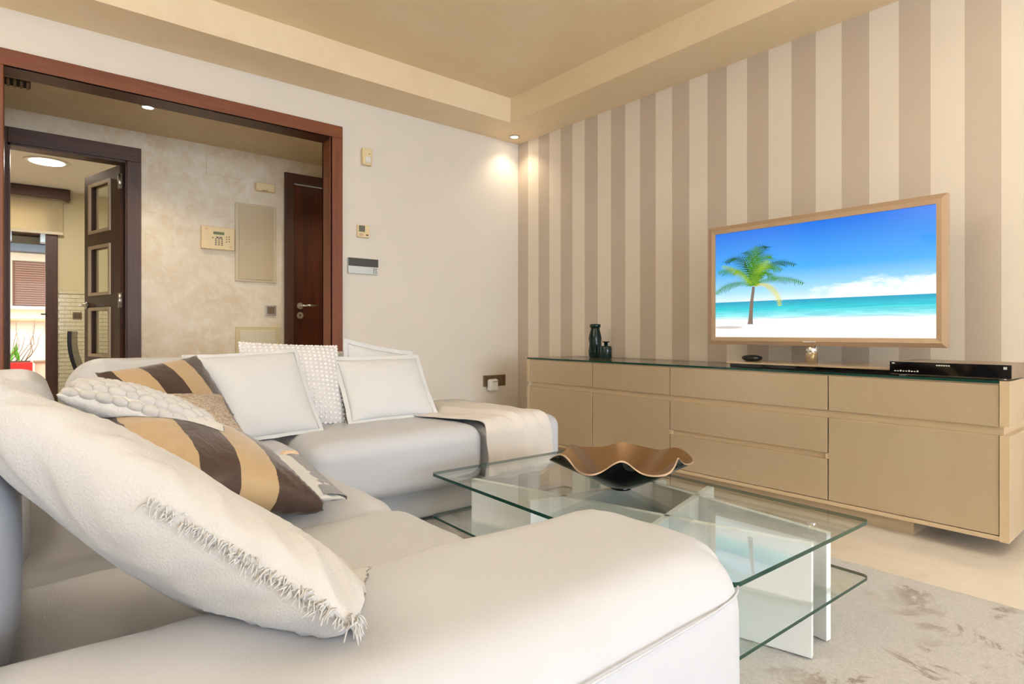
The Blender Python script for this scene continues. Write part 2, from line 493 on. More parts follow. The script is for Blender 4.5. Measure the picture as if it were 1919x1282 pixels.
for z in (.25, 1.02, 1.84):
    bm = bmesh.new(); bx(bm, -.028, .02, .018, .0235, z-.05, z+.05); cyl(bm, (-.004, .026, z-.05), (-.004, .026, z+.05), .008, n=12)
    lobj('hinge', bm, MAT['steel'], kd)

# hall door (closed) with casing
tr = struct('trim_3', box(1.611, D1+.07, YH-.024, YH, DZ, 2.082, .003), MAT['wood_dark_h'])
obj('jamb_casing', box(1.611, 1.683, YH-.024, YH, 0, DZ, .003), MAT['wood_dark'], tr)
obj('jamb_casing', box(D1, D1+.07, YH-.024, YH, 0, DZ, .003), MAT['wood_dark'], tr)
obj('reveal_strip', box(1.680, 1.687, YH-.006, YH+.01, 0, DZ), plain('pale_strip', (170, 140, 112), .4), tr)
dr = struct('door_2', box(1.690, D1-.004, YH+.012, YH+.052, .005, DZ-.004, .003), MAT['wood_door'], center=True)
bm = bmesh.new(); cyl(bm, (1.742, YH+.012, 1.016), (1.742, YH-.0, 1.016), .026); cyl(bm, (1.742, YH, 1.016), (1.742, YH-.045, 1.016), .010, n=12)
tube(bm, [(1.735, YH-.045, 1.016), (1.80, YH-.05, 1.018), (1.868, YH-.045, 1.02)], .010)
obj('door_handle', bm, MAT['steel'], dr)
bm = bmesh.new(); cyl(bm, (1.742, YH+.012, .939), (1.742, YH+.002, .939), .027)
ek = obj('key_rose', bm, MAT['steel'], dr)
bm = bmesh.new(); cyl(bm, (1.742, YH+.003, .942), (1.742, YH+.0, .942), .006, n=12); bx(bm, 1.7395, 1.7445, YH+.0, YH+.002, .926, .94)
obj('keyhole', bm, MAT['black'], ek)

# kitchen shell
bm = bmesh.new()
WX0, WX1, WZ = -1.0, .273, 2.12
bx(bm, -1.5, WX0, YK, YK+.15, 0, 2.4); bx(bm, WX1, 1.6, YK, YK+.15, 0, 2.4); bx(bm, WX0, WX1, YK, YK+.15, WZ, 2.4)
wk = struct('wall_kitchen', bm, MAT['kitchen'])
bm = bmesh.new(); bx(bm, -1.6, -1.5, YH+.1, YK+.15, 0, 2.4); bx(bm, 1.5, 1.6, YH+.1, YK, 0, 2.4)
bx(bm, -1.5, 1.5, YH+.1, YH+.104, KZ+.1, 2.4)
struct('wall_kitchen_sides', bm, MAT['kitchen'])
struct('ceiling_kitchen', box(-1.6, 1.6, YH+.1, YK, 2.222, 2.4), MAT['white'])
# small glazed wall tiles to shoulder height, each with its own joint
bm = bmesh.new(); random.seed(4)
for r in range(29):
    z = .02 + r*.0403
    for q in range(13):
        x = .285 + q*.0905 - (.045 if r % 2 else 0)
        a, b_ = max(.277, x), min(1.45, x+.087)
        if b_ - a > .01: bx(bm, a, b_, YK-.008-random.random()*.0012, YK, z, z+.0365)
tiles = obj('wall_tiling', bm, plain('glazed_cream_tile', (226, 218, 190), .12, var=.04), wk); tiles['kind'] = 'stuff'
obj('tile_border', box(.277, 1.45, YK-.016, YK, 1.19, 1.215, .005), plain('border_tile', (214, 206, 178), .15), wk)
# glazed kitchen door to the terrace
wn = struct('window_3', box(.176, .273, YK-.03, YK+.08, 0, 2.12, .004), MAT['wood_dark'])
obj('stile', box(-.62, -.52, YK-.01, YK+.06, 0, 2.12, .004), MAT['wood_dark'], wn)
obj('stile', box(-1.0, -.92, YK-.01, YK+.08, 0, 2.12, .004), MAT['wood_dark'], wn)
obj('top_rail', box(-.92, .176, YK-.01, YK+.06, 2.04, 2.12, .004), MAT['wood_dark_h'], wn)
obj('bottom_rail', box(-.92, .176, YK-.01, YK+.06, 0, .1, .004), MAT['wood_dark_h'], wn)
obj('pane', box(-.92, .176, YK+.03, YK+.036, .1, 2.04), MAT['pane'], wn)
bm = bmesh.new(); cyl(bm, (.185, YK-.03, .98), (.185, YK-.06, .98), .007, n=10); tube(bm, [(.185, YK-.06, .98), (.14, YK-.062, .98)], .007)
obj('door_handle', bm, MAT['black'], wn)

# ------------------------------------------------------------------ beyond the kitchen door
YO = 10.0
outw = plain('rendered_wall', (240, 224, 198), .85, var=.03)
struct('ground_terrace', box(-4, 4, 7.65, 12, -.1, 0), plain('terracotta_ground', (196, 138, 106), .8, var=.15))
bd = thing('neighbour_house', (0, YO, 0), 'cream rendered house beyond the kitchen door with grey eaves and brown shutter', 'house')
obj('wall', box(-3, 3, YO, YO+.2, 0, 2.6), outw, bd)
obj('fascia', box(-3, 3, YO-.25, YO, 1.836, 1.93), plain('slate_fascia', (104, 112, 124), .6), bd)
obj('soffit', box(-3, 3, YO-.6, YO-.0, 2.055, 2.09), plain('eaves_boards', (92, 66, 52), .6), bd)
for x in (-.62, -.138, .21, .70):
    obj('rafter_tail', box(x-.035, x+.035, YO-.45, YO, 1.945, 2.055, .006), plain('pale_rafter', (176, 186, 196), .6), bd)
sh = obj('shutter', box(-.10, .60, YO-.03, YO, 1.14, 1.73), plain('shutter_frame', (120, 84, 66), .6), bd)
sm = plain('shutter_slat', (142, 104, 86), .5, var=.05)
bm = box(-.075, .58, YO-.045, YO-.03, -.011, .011); slat0 = obj('slat', bm, sm, sh); slat0.matrix_local = wmat(sh).inverted() @ Matrix.Translation((.2525, YO-.0375, 1.168))
WM[slat0.name] = Matrix.Translation((.2525, YO-.0375, 1.168))
for i in range(1, 19): copyobj(slat0, sh, Matrix.Translation((.2525, YO-.0375, 1.168 + i*.0295)))
obj('sill', box(-.2, .7, YO-.09, YO, 1.10, 1.14, .004), plain('white_sill', (244, 240, 232), .7), bd)
obj('ledge', box(-3, 3, YO-.12, YO, .95, .975), plain('sand_ledge', (214, 178, 128), .8), bd)
tw = thing('terrace_bench', (.4, 9.3, 0), 'low pale terrace wall with a thin stone cap beside the red planter', 'wall')
obj('wall', box(.12, 1.6, 9.2, 9.45, 0, .43), plain('pink_render', (236, 206, 182), .85), tw)
obj('cap', box(.10, 1.62, 9.18, 9.47, .43, .45, .004), plain('cap_stone', (150, 118, 96), .7), tw)
pl = thing('planter', (-.05, 9.3, 0), 'red rectangular planter with a spindly leafy plant on the terrace', 'planter')
obj('pot', box(-.32, .095, 9.15, 9.45, 0, .442, .008), plain('red_glaze', (196, 44, 40), .35), pl)
obj('soil', box(-.30, .075, 9.17, 9.43, .43, .452), plain('soil', (90, 62, 46), .9, var=.3), pl)
random.seed(11)
bm = bmesh.new()
for i in range(9):
    x = random.uniform(-.14, .03); p = [Vector((x, 9.3, .45))]
    for k in range(5): p.append(p[-1] + Vector((random.uniform(-.02, .07), random.uniform(-.03, .03), random.uniform(.05, .13))))
    tube(bm, p, [.005, .0045, .004, .003, .002, .0015], 5)
obj('stem', bm, plain('twig', (150, 120, 104), .8), pl)
lf = plain('leaf_green', (104, 168, 40), .5)
for i, (x, z, a) in enumerate([(-.07, .62, .3), (-.055, .58, -.2), (-.11, .56, .6), (-.03, .55, -.7)]):
    bm = bmesh.new(); n = 6; L = []
    for k in range(n+1):
        t = k/n; wd = .018*math.sin(math.pi*(.08+.92*t)); L.append((bm.verts.new((x-wd+.05*a*t, 9.28, z-.10+.16*t)), bm.verts.new((x+wd+.05*a*t, 9.265, z-.10+.16*t))))
    for k in range(n): bm.faces.new((L[k][0], L[k][1], L[k+1][1], L[k+1][0]))
    bm.normal_update(); bmesh.ops.solidify(bm, geom=bm.faces[:], thickness=.002)
    obj('leaf', bm, lf, pl)

# ------------------------------------------------------------------ kitchen things
bl = thing('roller_blind', (.1, YK-.06, 1.78), 'half lowered translucent cream roller blind over the kitchen glass door', 'blind')
sheer = plain('blind_cloth', (226, 214, 184), .8, var=.03)
nb = sheer.node_tree; pb = nb.nodes['Principled BSDF']; pb.inputs['Transmission Weight'].default_value = .0
_t = NT(sheer); tl = _t.add('ShaderNodeBsdfTranslucent'); tl.inputs[0].default_value = (*lin((236, 220, 184)), 1); mxs = _t.add('ShaderNodeMixShader'); mxs.inputs[0].default_value = .45
_t.link(pb.outputs[0], mxs.inputs[1]); _t.link(tl.outputs[0], mxs.inputs[2]); _t.link(mxs.outputs[0], nb.nodes['Material Output'].inputs[0])
obj('cloth', box(-1.05, .312, YK-.062, YK-.06, 1.80, 2.13), sheer, bl)
obj('bottom_bar', box(-1.05, .316, YK-.068, YK-.054, 1.775, 1.805, .004), plain('blind_bar', (222, 212, 188), .5), bl)
bm = bmesh.new(); cyl(bm, (-1.05, YK-.06, 2.15), (.31, YK-.06, 2.15), .022); obj('roller', bm, MAT['white'], bl)
pm = thing('blind_pelmet', (.0, YK-.08, 2.12), 'dark wooden pelmet box above the kitchen roller blind', 'pelmet')
obj('front_board', box(-1.1, .367, YK-.16, YK-.14, 2.115, 2.215, .004), MAT['wood_dark_h'], pm)
obj('side_board', box(.347, .367, YK-.14, YK-.002, 2.115, 2.215, .003), MAT['wood_dark'], pm)
obj('top_board', box(-1.1, .367, YK-.14, YK-.002, 2.205, 2.215), MAT['wood_dark_h'], pm)

cl = thing('ceiling_lamp', (.157, 6.24, 2.222), 'round recessed white lamp in the kitchen ceiling', 'lamp')
bm = bmesh.new(); lathe(bm, [(.115, -.004), (.15, -.012), (.155, -.004), (.155, 0)], .157, 6.24, 2.222, 36); obj('rim', bm, MAT['white_plastic'], cl)
bm = bmesh.new(); cyl(bm, (.157, 6.24, 2.216), (.157, 6.24, 2.211), .118, n=36); obj('diffuser', bm, emis('kitchen_lamp_glow', (255, 246, 228), 5), cl)
area('kitchen_lamp_light', (.157, 6.24, 2.19), (0, 0, 0), .2, .2, 14, (1, .9, .74))

def plate(name, x0, x1, y, z0, z1, label, mat, rocker, th=.010, cat='switch'):
    t = thing(name, ((x0+x1)/2, y, z0), label, cat)
    obj('plate', box(x0, x1, y-th, y-.0005, z0, z1, .003), mat, t)
    m = (x1-x0)*.17
    obj('rocker', box(x0+m, x1-m, y-th-.004, y-th+.001, z0+m, z1-m, .002), rocker, t)
    return t
plate('light_switch', .394, .469, YK-.009, .937, 1.007, 'small bronze light switch on the tiled kitchen wall', MAT['bronze_plate'], plain('rocker_dark', (104, 88, 68), .4, .3))
plate('light_switch', 1.466, 1.548, YH, .931, 1.014, 'square metal light switch on the hall plaster beside the dark door', MAT['steel'], MAT['bronze_plate'])

def chair(x, y, rz, label, M=None):
    t = thing('kitchen_chair', (x, y, 0), label, 'chair', None, rz)
    L = lambda n, b, m: obj(n, b, m, t, local=True)
    L('seat', box(-.21, .21, -.21, .21, .42, .47, .015), MAT['brown_fabric'])
    bm = bmesh.new(); n = 8; pr = None
    ring = []
    for k in range(n+1):
        f = k/n; z = .46 + .35*f; yy = .19 + .05*f + .02*math.sin(f*3.14)
        ring.append([bm.verts.new((sx*.20, yy+dy, z)) for sx, dy in ((-1, 0), (1, 0), (1, .03), (-1, .03))])
    for k in range(n):
        for q in range(4): bm.faces.new((ring[k][q], ring[k][(q+1) % 4], ring[k+1][(q+1) % 4], ring[k+1][q]))
    bm.faces.new(ring[0][::-1]); bm.faces.new(ring[-1])
    L('backrest', bm, plain('chair_leather', (40, 28, 22), .22, var=.1))
    for sx in (-.185, .185):
        for sy in (-.185, .185): L('leg', box(sx-.02, sx+.02, sy-.02, sy+.02, 0, .42, .003), MAT['wood_dark'])
    return t
chair(.585, 6.35, math.radians(82), 'dark leather high back chair by the tiled kitchen wall')
chair(.62, 6.95, math.radians(80), 'dark leather chair half hidden behind the open glazed door')
tb = thing('kitchen_table', (1.1, 6.6, 0), 'kitchen table with pale top seen past the glazed door', 'table')
obj('top', box(.85, 1.48, 6.2, 7.2, .70, .735, .004), MAT['white'], tb)
for sx in (.88, 1.41):
    for sy in (6.24, 7.14): obj('leg', box(sx, sx+.045, sy, sy+.045, 0, .70), MAT['wood_dark'], tb)
# ------------------------------------------------------------------ hall fixtures
k = thing('alarm_keypad', (1.122, YH, 1.417), 'cream alarm keypad with small green display on the hall wall', 'keypad')
obj('case', box(1.008, 1.236, YH-.03, YH-.0005, 1.417, 1.585, .005), MAT['cream_plastic'], k)
obj('display', box(1.087, 1.161, YH-.0325, YH-.0295, 1.528, 1.548), MAT['lcd'], k)
bt = MAT['greymark']
def btn(x, z, w_=.006, h_=.004): obj('button', box(x-w_, x+w_, YH-.0325, YH-.0295, z-h_, z+h_, .0012), bt, k)
for i in range(3):
    for j in range(4): btn(1.104 + i*.021, 1.494 - j*.014)
btn(1.083, 1.501); btn(1.115, 1.506, .009, .006); btn(1.138, 1.506, .009, .006)
for i in range(2):
    for j in range(3): btn(1.178 + i*.018, 1.513 - j*.018 + i*.004, .004, .004)
obj('speaker_dot', box(1.03, 1.05, YH-.0315, YH-.0295, 1.556, 1.574), plain('peach_dot', (222, 186, 136), .5), k)
obj('speaker_dot', box(1.198, 1.216, YH-.0315, YH-.0295, 1.434, 1.45), plain('peach_dot2', (222, 186, 136), .5), k)

e = thing('fuse_box', (1.395, YH, 1.19), 'tall beige enamel fuse box cover on the hall wall beside the keypad', 'fuse box')
obj('frame', box(1.243, 1.548, YH-.012, YH-.0005, 1.19, 1.791, .004), MAT['grey_box'], e)
d_ = obj('door', box(1.268, 1.523, YH-.018, YH-.011, 1.208, 1.775, .003), plain('enamel_door', (196, 178, 144), .4, var=.02), e)
bm = bmesh.new(); cyl(bm, (1.29, YH-.018, 1.49), (1.29, YH-.024, 1.49), .011, n=16); obj('latch', bm, MAT['grey_box'], d_)
h_ = thing('access_hatch', (1.41, YH, .50), 'low framed beige access hatch on the hall wall behind the pillows', 'hatch')
obj('frame', box(1.247, 1.573, YH-.012, YH-.0005, .48, .845, .003), plain('hatch_frame', (206, 190, 148), .5), h_)
obj('cover', box(1.277, 1.543, YH-.017, YH-.011, .505, .818, .002), plain('hatch_cover', (212, 204, 178), .25), h_)
h_ = thing('inspection_hatch', (1.165, YH, 1.969), 'flush plastered rectangular panel high on the hall wall', 'panel')
obj('panel', box(1.045, 1.285, YH-.006, YH-.0005, 1.973, 2.12, .002), MAT['hall_wall'], h_)
c_ = thing('door_chime', (1.459, YH, 1.899), 'small cream door chime box above the fuse box', 'chime')
obj('case', box(1.386, 1.532, YH-.045, YH-.0005, 1.899, 1.964, .008), MAT['cream_plastic'], c_)
obj('grille', box(1.43, 1.475, YH-.047, YH-.044, 1.8995, 1.905), MAT['greymark'], c_)
def downlight(x, y, z, label, power, r=.04):
    t = thing('downlight', (x, y, z), label, 'downlight')
    bm = bmesh.new(); lathe(bm, [(r*.72, -.002), (r*.8, -.008), (r*1.05, -.006), (r*1.08, 0)], x, y, z, 28); obj('ring', bm, MAT['steel'], t)
    bm = bmesh.new(); cyl(bm, (x, y, z-.001), (x, y, z-.005), r*.74, n=28); obj('bulb', bm, MAT['bulb'], t)
    spot('downlight_beam', (x, y, z-.02), power)
    return t
downlight(.594, 4.226, 2.19, 'small glowing downlight in the hall ceiling', 20)
downlight(2.05, 4.226, 2.19, 'small glowing downlight in the hall ceiling near the dark door', 16)
downlight(2.996, 3.578, ZS, 'small glowing downlight in the soffit at the room corner', 4.5)
v_ = thing('air_vent', (-.03, 4.267, 2.19), 'dark slatted air vent in the hall ceiling', 'vent')
obj('frame', box(-.11, .05, 4.19, 4.34, 2.184, 2.1895, .002), MAT['hall_ceiling'], v_)
obj('duct_shade', box(-.095, .035, 4.205, 4.325, 2.181, 2.185), MAT['black_matt'], v_)  # flat black sheet painted as the shade behind the vent slats
for i in range(5): obj('slat', box(-.095+i*.028, -.082+i*.028, 4.205, 4.325, 2.174, 2.182, .001), plain('vent_slat', (120, 100, 74), .5), v_)

def uplighter(x, y, label, power):  # added lamp, out of view, to even out the room light
    t = thing('fill_lamp', (x, y, 0), label, 'fill lamp')
    bm = bmesh.new(); lathe(bm, [(.15, .001), (.15, .018), (.03, .03), (.014, .04)], x, y, 0, 32); obj('base', bm, MAT['steel'], t)
    bm = bmesh.new(); cyl(bm, (x, y, .03), (x, y, 1.74), .012); obj('pole', bm, MAT['steel'], t)
    bm = bmesh.new(); lathe(bm, [(.03, 1.73), (.10, 1.76), (.17, 1.83), (.165, 1.83), (.09, 1.775), (.02, 1.75)], x, y, 0, 36); obj('shade', bm, MAT['white_plastic'], t)
    bm = bmesh.new(); lathe(bm, [(.02, 1.765), (.05, 1.79), (.045, 1.81), (.01, 1.82)], x, y, 0, 24); obj('bulb', bm, MAT['bulb'], t)
    o = spot('fill_lamp_beam', (x, y, 1.85), power, 165, (.73, .84, 1.0), .6, .08); o.rotation_euler = (math.pi, 0, 0)
uplighter(-1.7, 1.9, 'steel uplighter added as unseen fill light by the left wall behind the sofa', 155)
uplighter(2.2, -.7, 'steel uplighter added as unseen fill light near the striped wall beyond the sideboard', 145)

# ------------------------------------------------------------------ fixtures on the back wall
p_ = thing('motion_sensor', (1.792, YB, 1.929), 'slim cream motion sensor high on the cream wall', 'sensor')
obj('case', box(1.757, 1.827, YB-.035, YB-.0005, 1.929, 2.043, .008), MAT['cream_plastic'], p_)
obj('lens', box(1.775, 1.812, YB-.04, YB-.033, 1.945, 1.985, .006), MAT['white_plastic'], p_)
bm = bmesh.new(); cyl(bm, (1.803, YB-.036, 2.005), (1.803, YB-.034, 2.005), .004, n=10); obj('led', bm, MAT['greymark'], p_)
t_ = thing('thermostat', (1.768, YB, 1.44), 'small cream thermostat with grey display on the cream wall', 'thermostat')
obj('case', box(1.726, 1.812, YB-.025, YB-.0005, 1.44, 1.524, .005), MAT['cream_plastic'], t_)
obj('display', box(1.732, 1.775, YB-.027, YB-.0245, 1.476, 1.517), plain('grey_lcd', (104, 104, 90), .25), t_)
obj('button', box(1.783, 1.799, YB-.0275, YB-.0245, 1.453, 1.461, .001), MAT['black'], t_)
obj('keys', box(1.733, 1.765, YB-.0265, YB-.0245, 1.448, 1.467, .001), plain('pink_keys', (206, 176, 150), .5), t_)
i_ = thing('wall_intercom', (1.766, YB, 1.193), 'flat black and silver intercom panel on the cream wall', 'intercom')
obj('case', box(1.66, 1.874, YB-.022, YB-.0005, 1.193, 1.296, .002), MAT['silver'], i_)
obj('screen', box(1.66, 1.874, YB-.0245, YB-.0215, 1.243, 1.297), MAT['dgrey'], i_)
for j in range(3):
    for q in range(2): obj('button', box(1.838+q*.016, 1.848+q*.016, YB-.0235, YB-.0215, 1.203+j*.013, 1.209+j*.013), MAT['greymark'], i_)
s_ = thing('socket_plate', (2.898, YB, .372), 'wide bronze double socket plate low on the cream wall', 'socket')
obj('plate', box(2.787, 3.008, YB-.012, YB-.0005, .372, .46, .003), MAT['bronze_plate'], s_)
for x in (2.845, 2.952):
    obj('outlet', box(x-.036, x+.036, YB-.0145, YB-.0115, .380, .452, .004), plain('outlet_%d' % int(x*1000), (112, 90, 64), .45, .3), s_)
a_ = thing('plug_adapter', (2.848, YB-.045, .339), 'white rounded plug adapter pushed into the bronze socket plate', 'adapter')
obj('body', box(2.812, 2.90, YB-.06, YB-.016, .339, .432, .016, 4), MAT['white_plastic'], a_)
for q, (x, z) in enumerate([(2.848, .411), (2.864, .413), (2.880, .414)]):
    obj('mark', box(x-.005, x+.005, YB-.0605, YB-.0595, z-.006, z+.004), MAT['greymark'], a_)
# ------------------------------------------------------------------ sideboard
XF, SY0, SY1, ZTOP, ZB = 2.664, .476, 3.045, .628, .058
sb = thing('sideboard', (2.9, 1.75, 0), 'long champagne lacquered sideboard with glass top along the striped wall', 'sideboard')
XBK = 3.135
LQ, LE_ = MAT['lacquer'], MAT['lacquer_edge']
G0, G1 = .433, .465            # finger groove that runs round the carcass
for (y0, y1) in ((SY0, SY0+.028), (SY1-.028, SY1)):
    obj('end_panel', box(XF, XBK, y0, y1, G1, ZTOP, .0015), LE_ if False else LQ, sb)
    obj('end_panel', box(XF, XBK, y0, y1, ZB, G0, .0015), LQ, sb)
    obj('end_edge', box(XF-.002, XF+.001, y0, y1, G1, ZTOP), LE_, sb)
    obj('end_edge', box(XF-.002, XF+.001, y0, y1, ZB, G0), LE_, sb)
obj('groove_back', box(XF+.022, XBK-.02, SY0+.02, SY1-.02, G0-.01, G1+.01), LE_, sb)
obj('carcass', box(XF+.03, XBK, SY0+.028, SY1-.028, .075, ZTOP-.010), LQ, sb)
obj('bottom_rail', box(XF, XF+.04, SY0+.028, SY1-.028, ZB+.002, .076, .001), LE_, sb)
obj('top_panel', box(XF+.004, XBK, SY0+.028, SY1-.028, ZTOP-.0135, ZTOP-.0095), LQ, sb)
obj('plinth', box(XF+.045, XBK-.03, .778, SY1-.02, 0, .07), LQ, sb)
obj('back_leg', box(XBK-.10, XBK-.04, .52, .58, 0, ZB+.004), LE_, sb)
secs = [(.504, 1.083), (1.083, 1.888), (1.888, 2.445), (2.445, SY1-.028)]
gp = .0022
for i, (y0, y1) in enumerate(secs):
    obj('drawer', box(XF+.001, XF+.032, y0+gp, y1-gp, G1, ZTOP-.0145, .0015), LQ, sb)
    if i == 1:
        obj('drawer', box(XF+.001, XF+.032, y0+gp, y1-gp, .2815, G0, .0015), LQ, sb)
        obj('drawer', box(XF+.001, XF+.032, y0+gp, y1-gp, .079, .254, .0015), LQ, sb)
        obj('groove_back', box(XF+.022, XF+.032, y0+gp, y1-gp, .25, .285), LE_, sb)
        for y in (y0, y1): obj('groove_stop', box(XF+.002, XF+.03, y-.010, y+.010, .256, .28), LE_, sb)
    else:
        obj('cupboard_door', box(XF+.001, XF+.032, y0+gp, y1-gp, .079, G0, .0015), LQ, sb)
bm = box(XF-.004, XBK, SY0+.029, SY1-.004, ZTOP-.0095, ZTOP+.0005)
for f in bm.faces:
    if abs(f.normal.z) < .5: f.material_index = 1
obj('glass_top', bm, [MAT['glass'], MAT['edge']], sb)
for y in (.62, .74): 
    bm = bmesh.new(); cyl(bm, (XF+.12, y, ZB+.004), (XF+.12, y, ZB-.006), .008, n=12); obj('fixing', bm, MAT['steel'], sb)
ZG = ZTOP + .001

# ------------------------------------------------------------------ television
TXF = 2.84
ty0, ty1, tz0, tz1 = .700, 1.765, .737, 1.358      # frame
sy0, sy1, sz0, sz1 = .737, 1.7236, .776, 1.319     # screen
tv = thing('television', (2.9, 1.235, ZG), 'flat television with champagne metal frame showing a palm beach', 'television')
bronze = plain('champagne_metal', (190, 164, 136), .38, .5, var=.05, scale=3)
def frame_strip(name, pts_out, pts_in):
    bm = bmesh.new()
    o = [Vector((TXF, *p)) for p in pts_out]; i = [Vector((TXF-.004, *p)) for p in pts_in]
    m = [(a+b_)/2 + Vector((-.004, 0, 0)) for a, b_ in zip(o, i)]
    b2 = [p + Vector((.03, 0, 0)) for p in o]; i2 = [p + Vector((.03, 0, 0)) for p in i]
    rows = [i2, i, m, o, b2]
    R = [[bm.verts.new(p) for p in r] for r in rows]
    for a in range(5):
        b_ = (a+1) % 5
        f = bm.faces.new((R[a][0], R[a][1], R[b_][1], R[b_][0])); f.smooth = False
    bm.faces.new([r[0] for r in R]); bm.faces.new([r[1] for r in R][::-1])
    bmesh.ops.recalc_face_normals(bm, faces=bm.faces[:])
    return obj(name, bm, bronze, tv)
frame_strip('frame_top', [(ty0, tz1), (ty1, tz1)], [(sy0, sz1), (sy1, sz1)])
frame_strip('frame_bottom', [(ty0, tz0), (ty1, tz0)], [(sy0, sz0), (sy1, sz0)])
frame_strip('frame_side', [(ty0, tz0), (ty0, tz1)], [(sy0, sz0), (sy0, sz1)])
frame_strip('frame_side', [(ty1, tz0), (ty1, tz1)], [(sy1, sz0), (sy1, sz1)])
obj('back_shell', box(TXF+.02, TXF+.075, ty0+.03, ty1-.03, tz0+.03, tz1-.03, .012), MAT['black'], tv)

def screen_mat():
    m = bpy.data.materials.new('beach_picture'); m.use_nodes = True; t = NT(m)
    b = t.n['Principled BSDF']; b.inputs['Base Color'].default_value = (.01, .01, .01, 1); b.inputs['Roughness'].default_value = .05
    v = t.coord('Generated'); sp = t.add('ShaderNodeSeparateXYZ'); t.link(v, sp.inputs[0])
    x = t.math('SUBTRACT', 1., sp.outputs[1]); y = sp.outputs[2]
    sky = t.ramp(y, [(.30, lin((236, 246, 255))), (.42, lin((160, 214, 250))), (.62, lin((62, 166, 244))), (1., lin((0, 108, 222)))])
    cmb = t.add('ShaderNodeCombineXYZ'); t.link(t.math('MULTIPLY', x, 3.4), cmb.inputs[0]); t.link(t.math('MULTIPLY', y, 4.6), cmb.inputs[1])
    n = t.noise(2.1, 7, cmb.outputs[0], .62, .5)
    band = t.ramp(y, [(.30, .62), (.42, .52), (.54, .22), (.60, 0.)])
    right = t.ramp(x, [(.45, .35), (.74, 1.), (.88, .8), (1., .95)])
    cl_ = t.ramp(t.math('MULTIPLY', t.math('ADD', n, .12), t.math('MULTIPLY', band, t.math('ADD', right, .25))), [(.24, 0.), (.36, 1.)])
    sky = t.mix(cl_, sky, lin((252, 253, 255)))
    sea = t.ramp(y, [(.165, lin((240, 252, 250))), (.20, lin((150, 240, 240))), (.26, lin((40, 208, 216))), (.31, lin((20, 170, 196))), (.345, lin((10, 138, 180)))])
    cm2 = t.add('ShaderNodeCombineXYZ'); t.link(t.math('MULTIPLY', x, 4.), cm2.inputs[0]); t.link(t.math('MULTIPLY', y, 46.), cm2.inputs[1])
    n2 = t.noise(1.6, 5, cm2.outputs[0], .6)
    sea = t.mix(t.ramp(n2, [(.42, .4), (.6, 0.)]), sea, lin((20, 150, 190)))
    sand = t.ramp(y, [(0., lin((255, 254, 250))), (.12, lin((254, 252, 248))), (.17, lin((238, 246, 242)))])
    # shadow of the palm on the sand
    dx = t.math('DIVIDE', t.math('SUBTRACT', x, .07), .11); dy = t.math('DIVIDE', t.math('SUBTRACT', y, .092), .017)
    rr = t.math('ADD', t.math('MULTIPLY', dx, dx), t.math('MULTIPLY', dy, dy))
    sand = t.mix(t.ramp(rr, [(.35, .7), (1., 0.)]), sand, lin((170, 152, 140)))
    c = t.mix(t.math('GREATER_THAN', y, .167), sand, sea)
    c = t.mix(t.math('GREATER_THAN', y, .335), c, sky)
    t.link(c, b.inputs['Emission Color']); b.inputs['Emission Strength'].default_value = .70
    return m
scr = obj('screen', box(TXF+.002, TXF+.02, sy0, sy1, sz0, sz1), screen_mat(), tv)
def pic(name, rgb):
    m, t, b = base(name, (4, 4, 4), .3); n = t.noise(30, 4, t.coord()); c = lin(rgb)
    t.link(t.mix(n, tuple(x*.55 for x in c), tuple(min(1, x*1.35) for x in c)), b.inputs['Emission Color']); b.inputs['Emission Strength'].default_value = .70
    return m
SW, SH = sy1-sy0, sz1-sz0
def sp_(x, y, e=0): return Vector((TXF+.0016-e, sy1 - x*SW, sz0 + y*SH))
bm = bmesh.new(); tk = [(.196, .12, .015), (.198, .17, .0115), (.201, .25, .010), (.205, .34, .0088), (.211, .42, .008), (.214, .47, .0075)]
L = [(bm.verts.new(sp_(x-w_, y)), bm.verts.new(sp_(x+w_, y))) for x, y, w_ in tk]
for a in range(len(L)-1): bm.faces.new((L[a][0], L[a][1], L[a+1][1], L[a+1][0]))
obj('palm_trunk', bm, pic('picture_trunk', (128, 112, 100)), scr, center=False)
random.seed(2)
def frond(ctrl, wd, mat, e):
    p0, p1, p2 = [Vector(c) for c in ctrl]
    bm = bmesh.new(); N = 26
    for s_ in (1, -1):
        for k in range(N):
            t0 = k/N; t1 = (k+.75)/N
            q = lambda t: p0*(1-t)**2 + p1*2*t*(1-t) + p2*t*t
            a, b_ = q(t0), q(t1); tg = (b_-a).normalized(); nn = Vector((-tg.y, tg.x))*s_
            l = wd*(math.sin(math.pi*min(1, t0*.85+.12))**.7)*random.uniform(.75, 1.1)
            c = a + tg*l*.75 + nn*l*.8 + Vector((0, -l*.35))
            bm.faces.new([bm.verts.new(sp_(p.x, p.y, e)) for p in (a, b_, c)])
    return obj('palm_frond', bm, mat, scr, center=False)
gm = [pic('picture_green', (70, 140, 24)), pic('picture_dark_green', (22, 90, 22)), pic('picture_yellow_green', (150, 186, 40)), pic('picture_yellow', (226, 214, 60))]
C_ = (.214, .478)
for i, (p1, p2, wd, mi) in enumerate([((.16, .86), (.055, .72), .052, 1), ((.23, .92), (.285, .82), .050, 1), ((.30, .78), (.425, .635), .044, 1), ((.20, .84), (.17, .80), .050, 1),
        ((.13, .70), (.015, .63), .052, 0), ((.10, .58), (-.0, .42), .046, 0), ((.25, .76), (.36, .60), .056, 0), ((.23, .78), (.31, .74), .058, 0), ((.21, .78), (.23, .84), .050, 0), ((.33, .60), (.468, .47), .040, 0),
        ((.12, .66), (.04, .69), .034, 2), ((.25, .66), (.29, .70), .045, 2), ((.33, .54), (.352, .28), .032, 3), ((.26, .70), (.33, .52), .050, 0)]):
    p1 = (max(.01, p1[0]), p1[1])
    frond((C_, p1, p2), wd*1.45, gm[mi], .0002 + i*.00005)
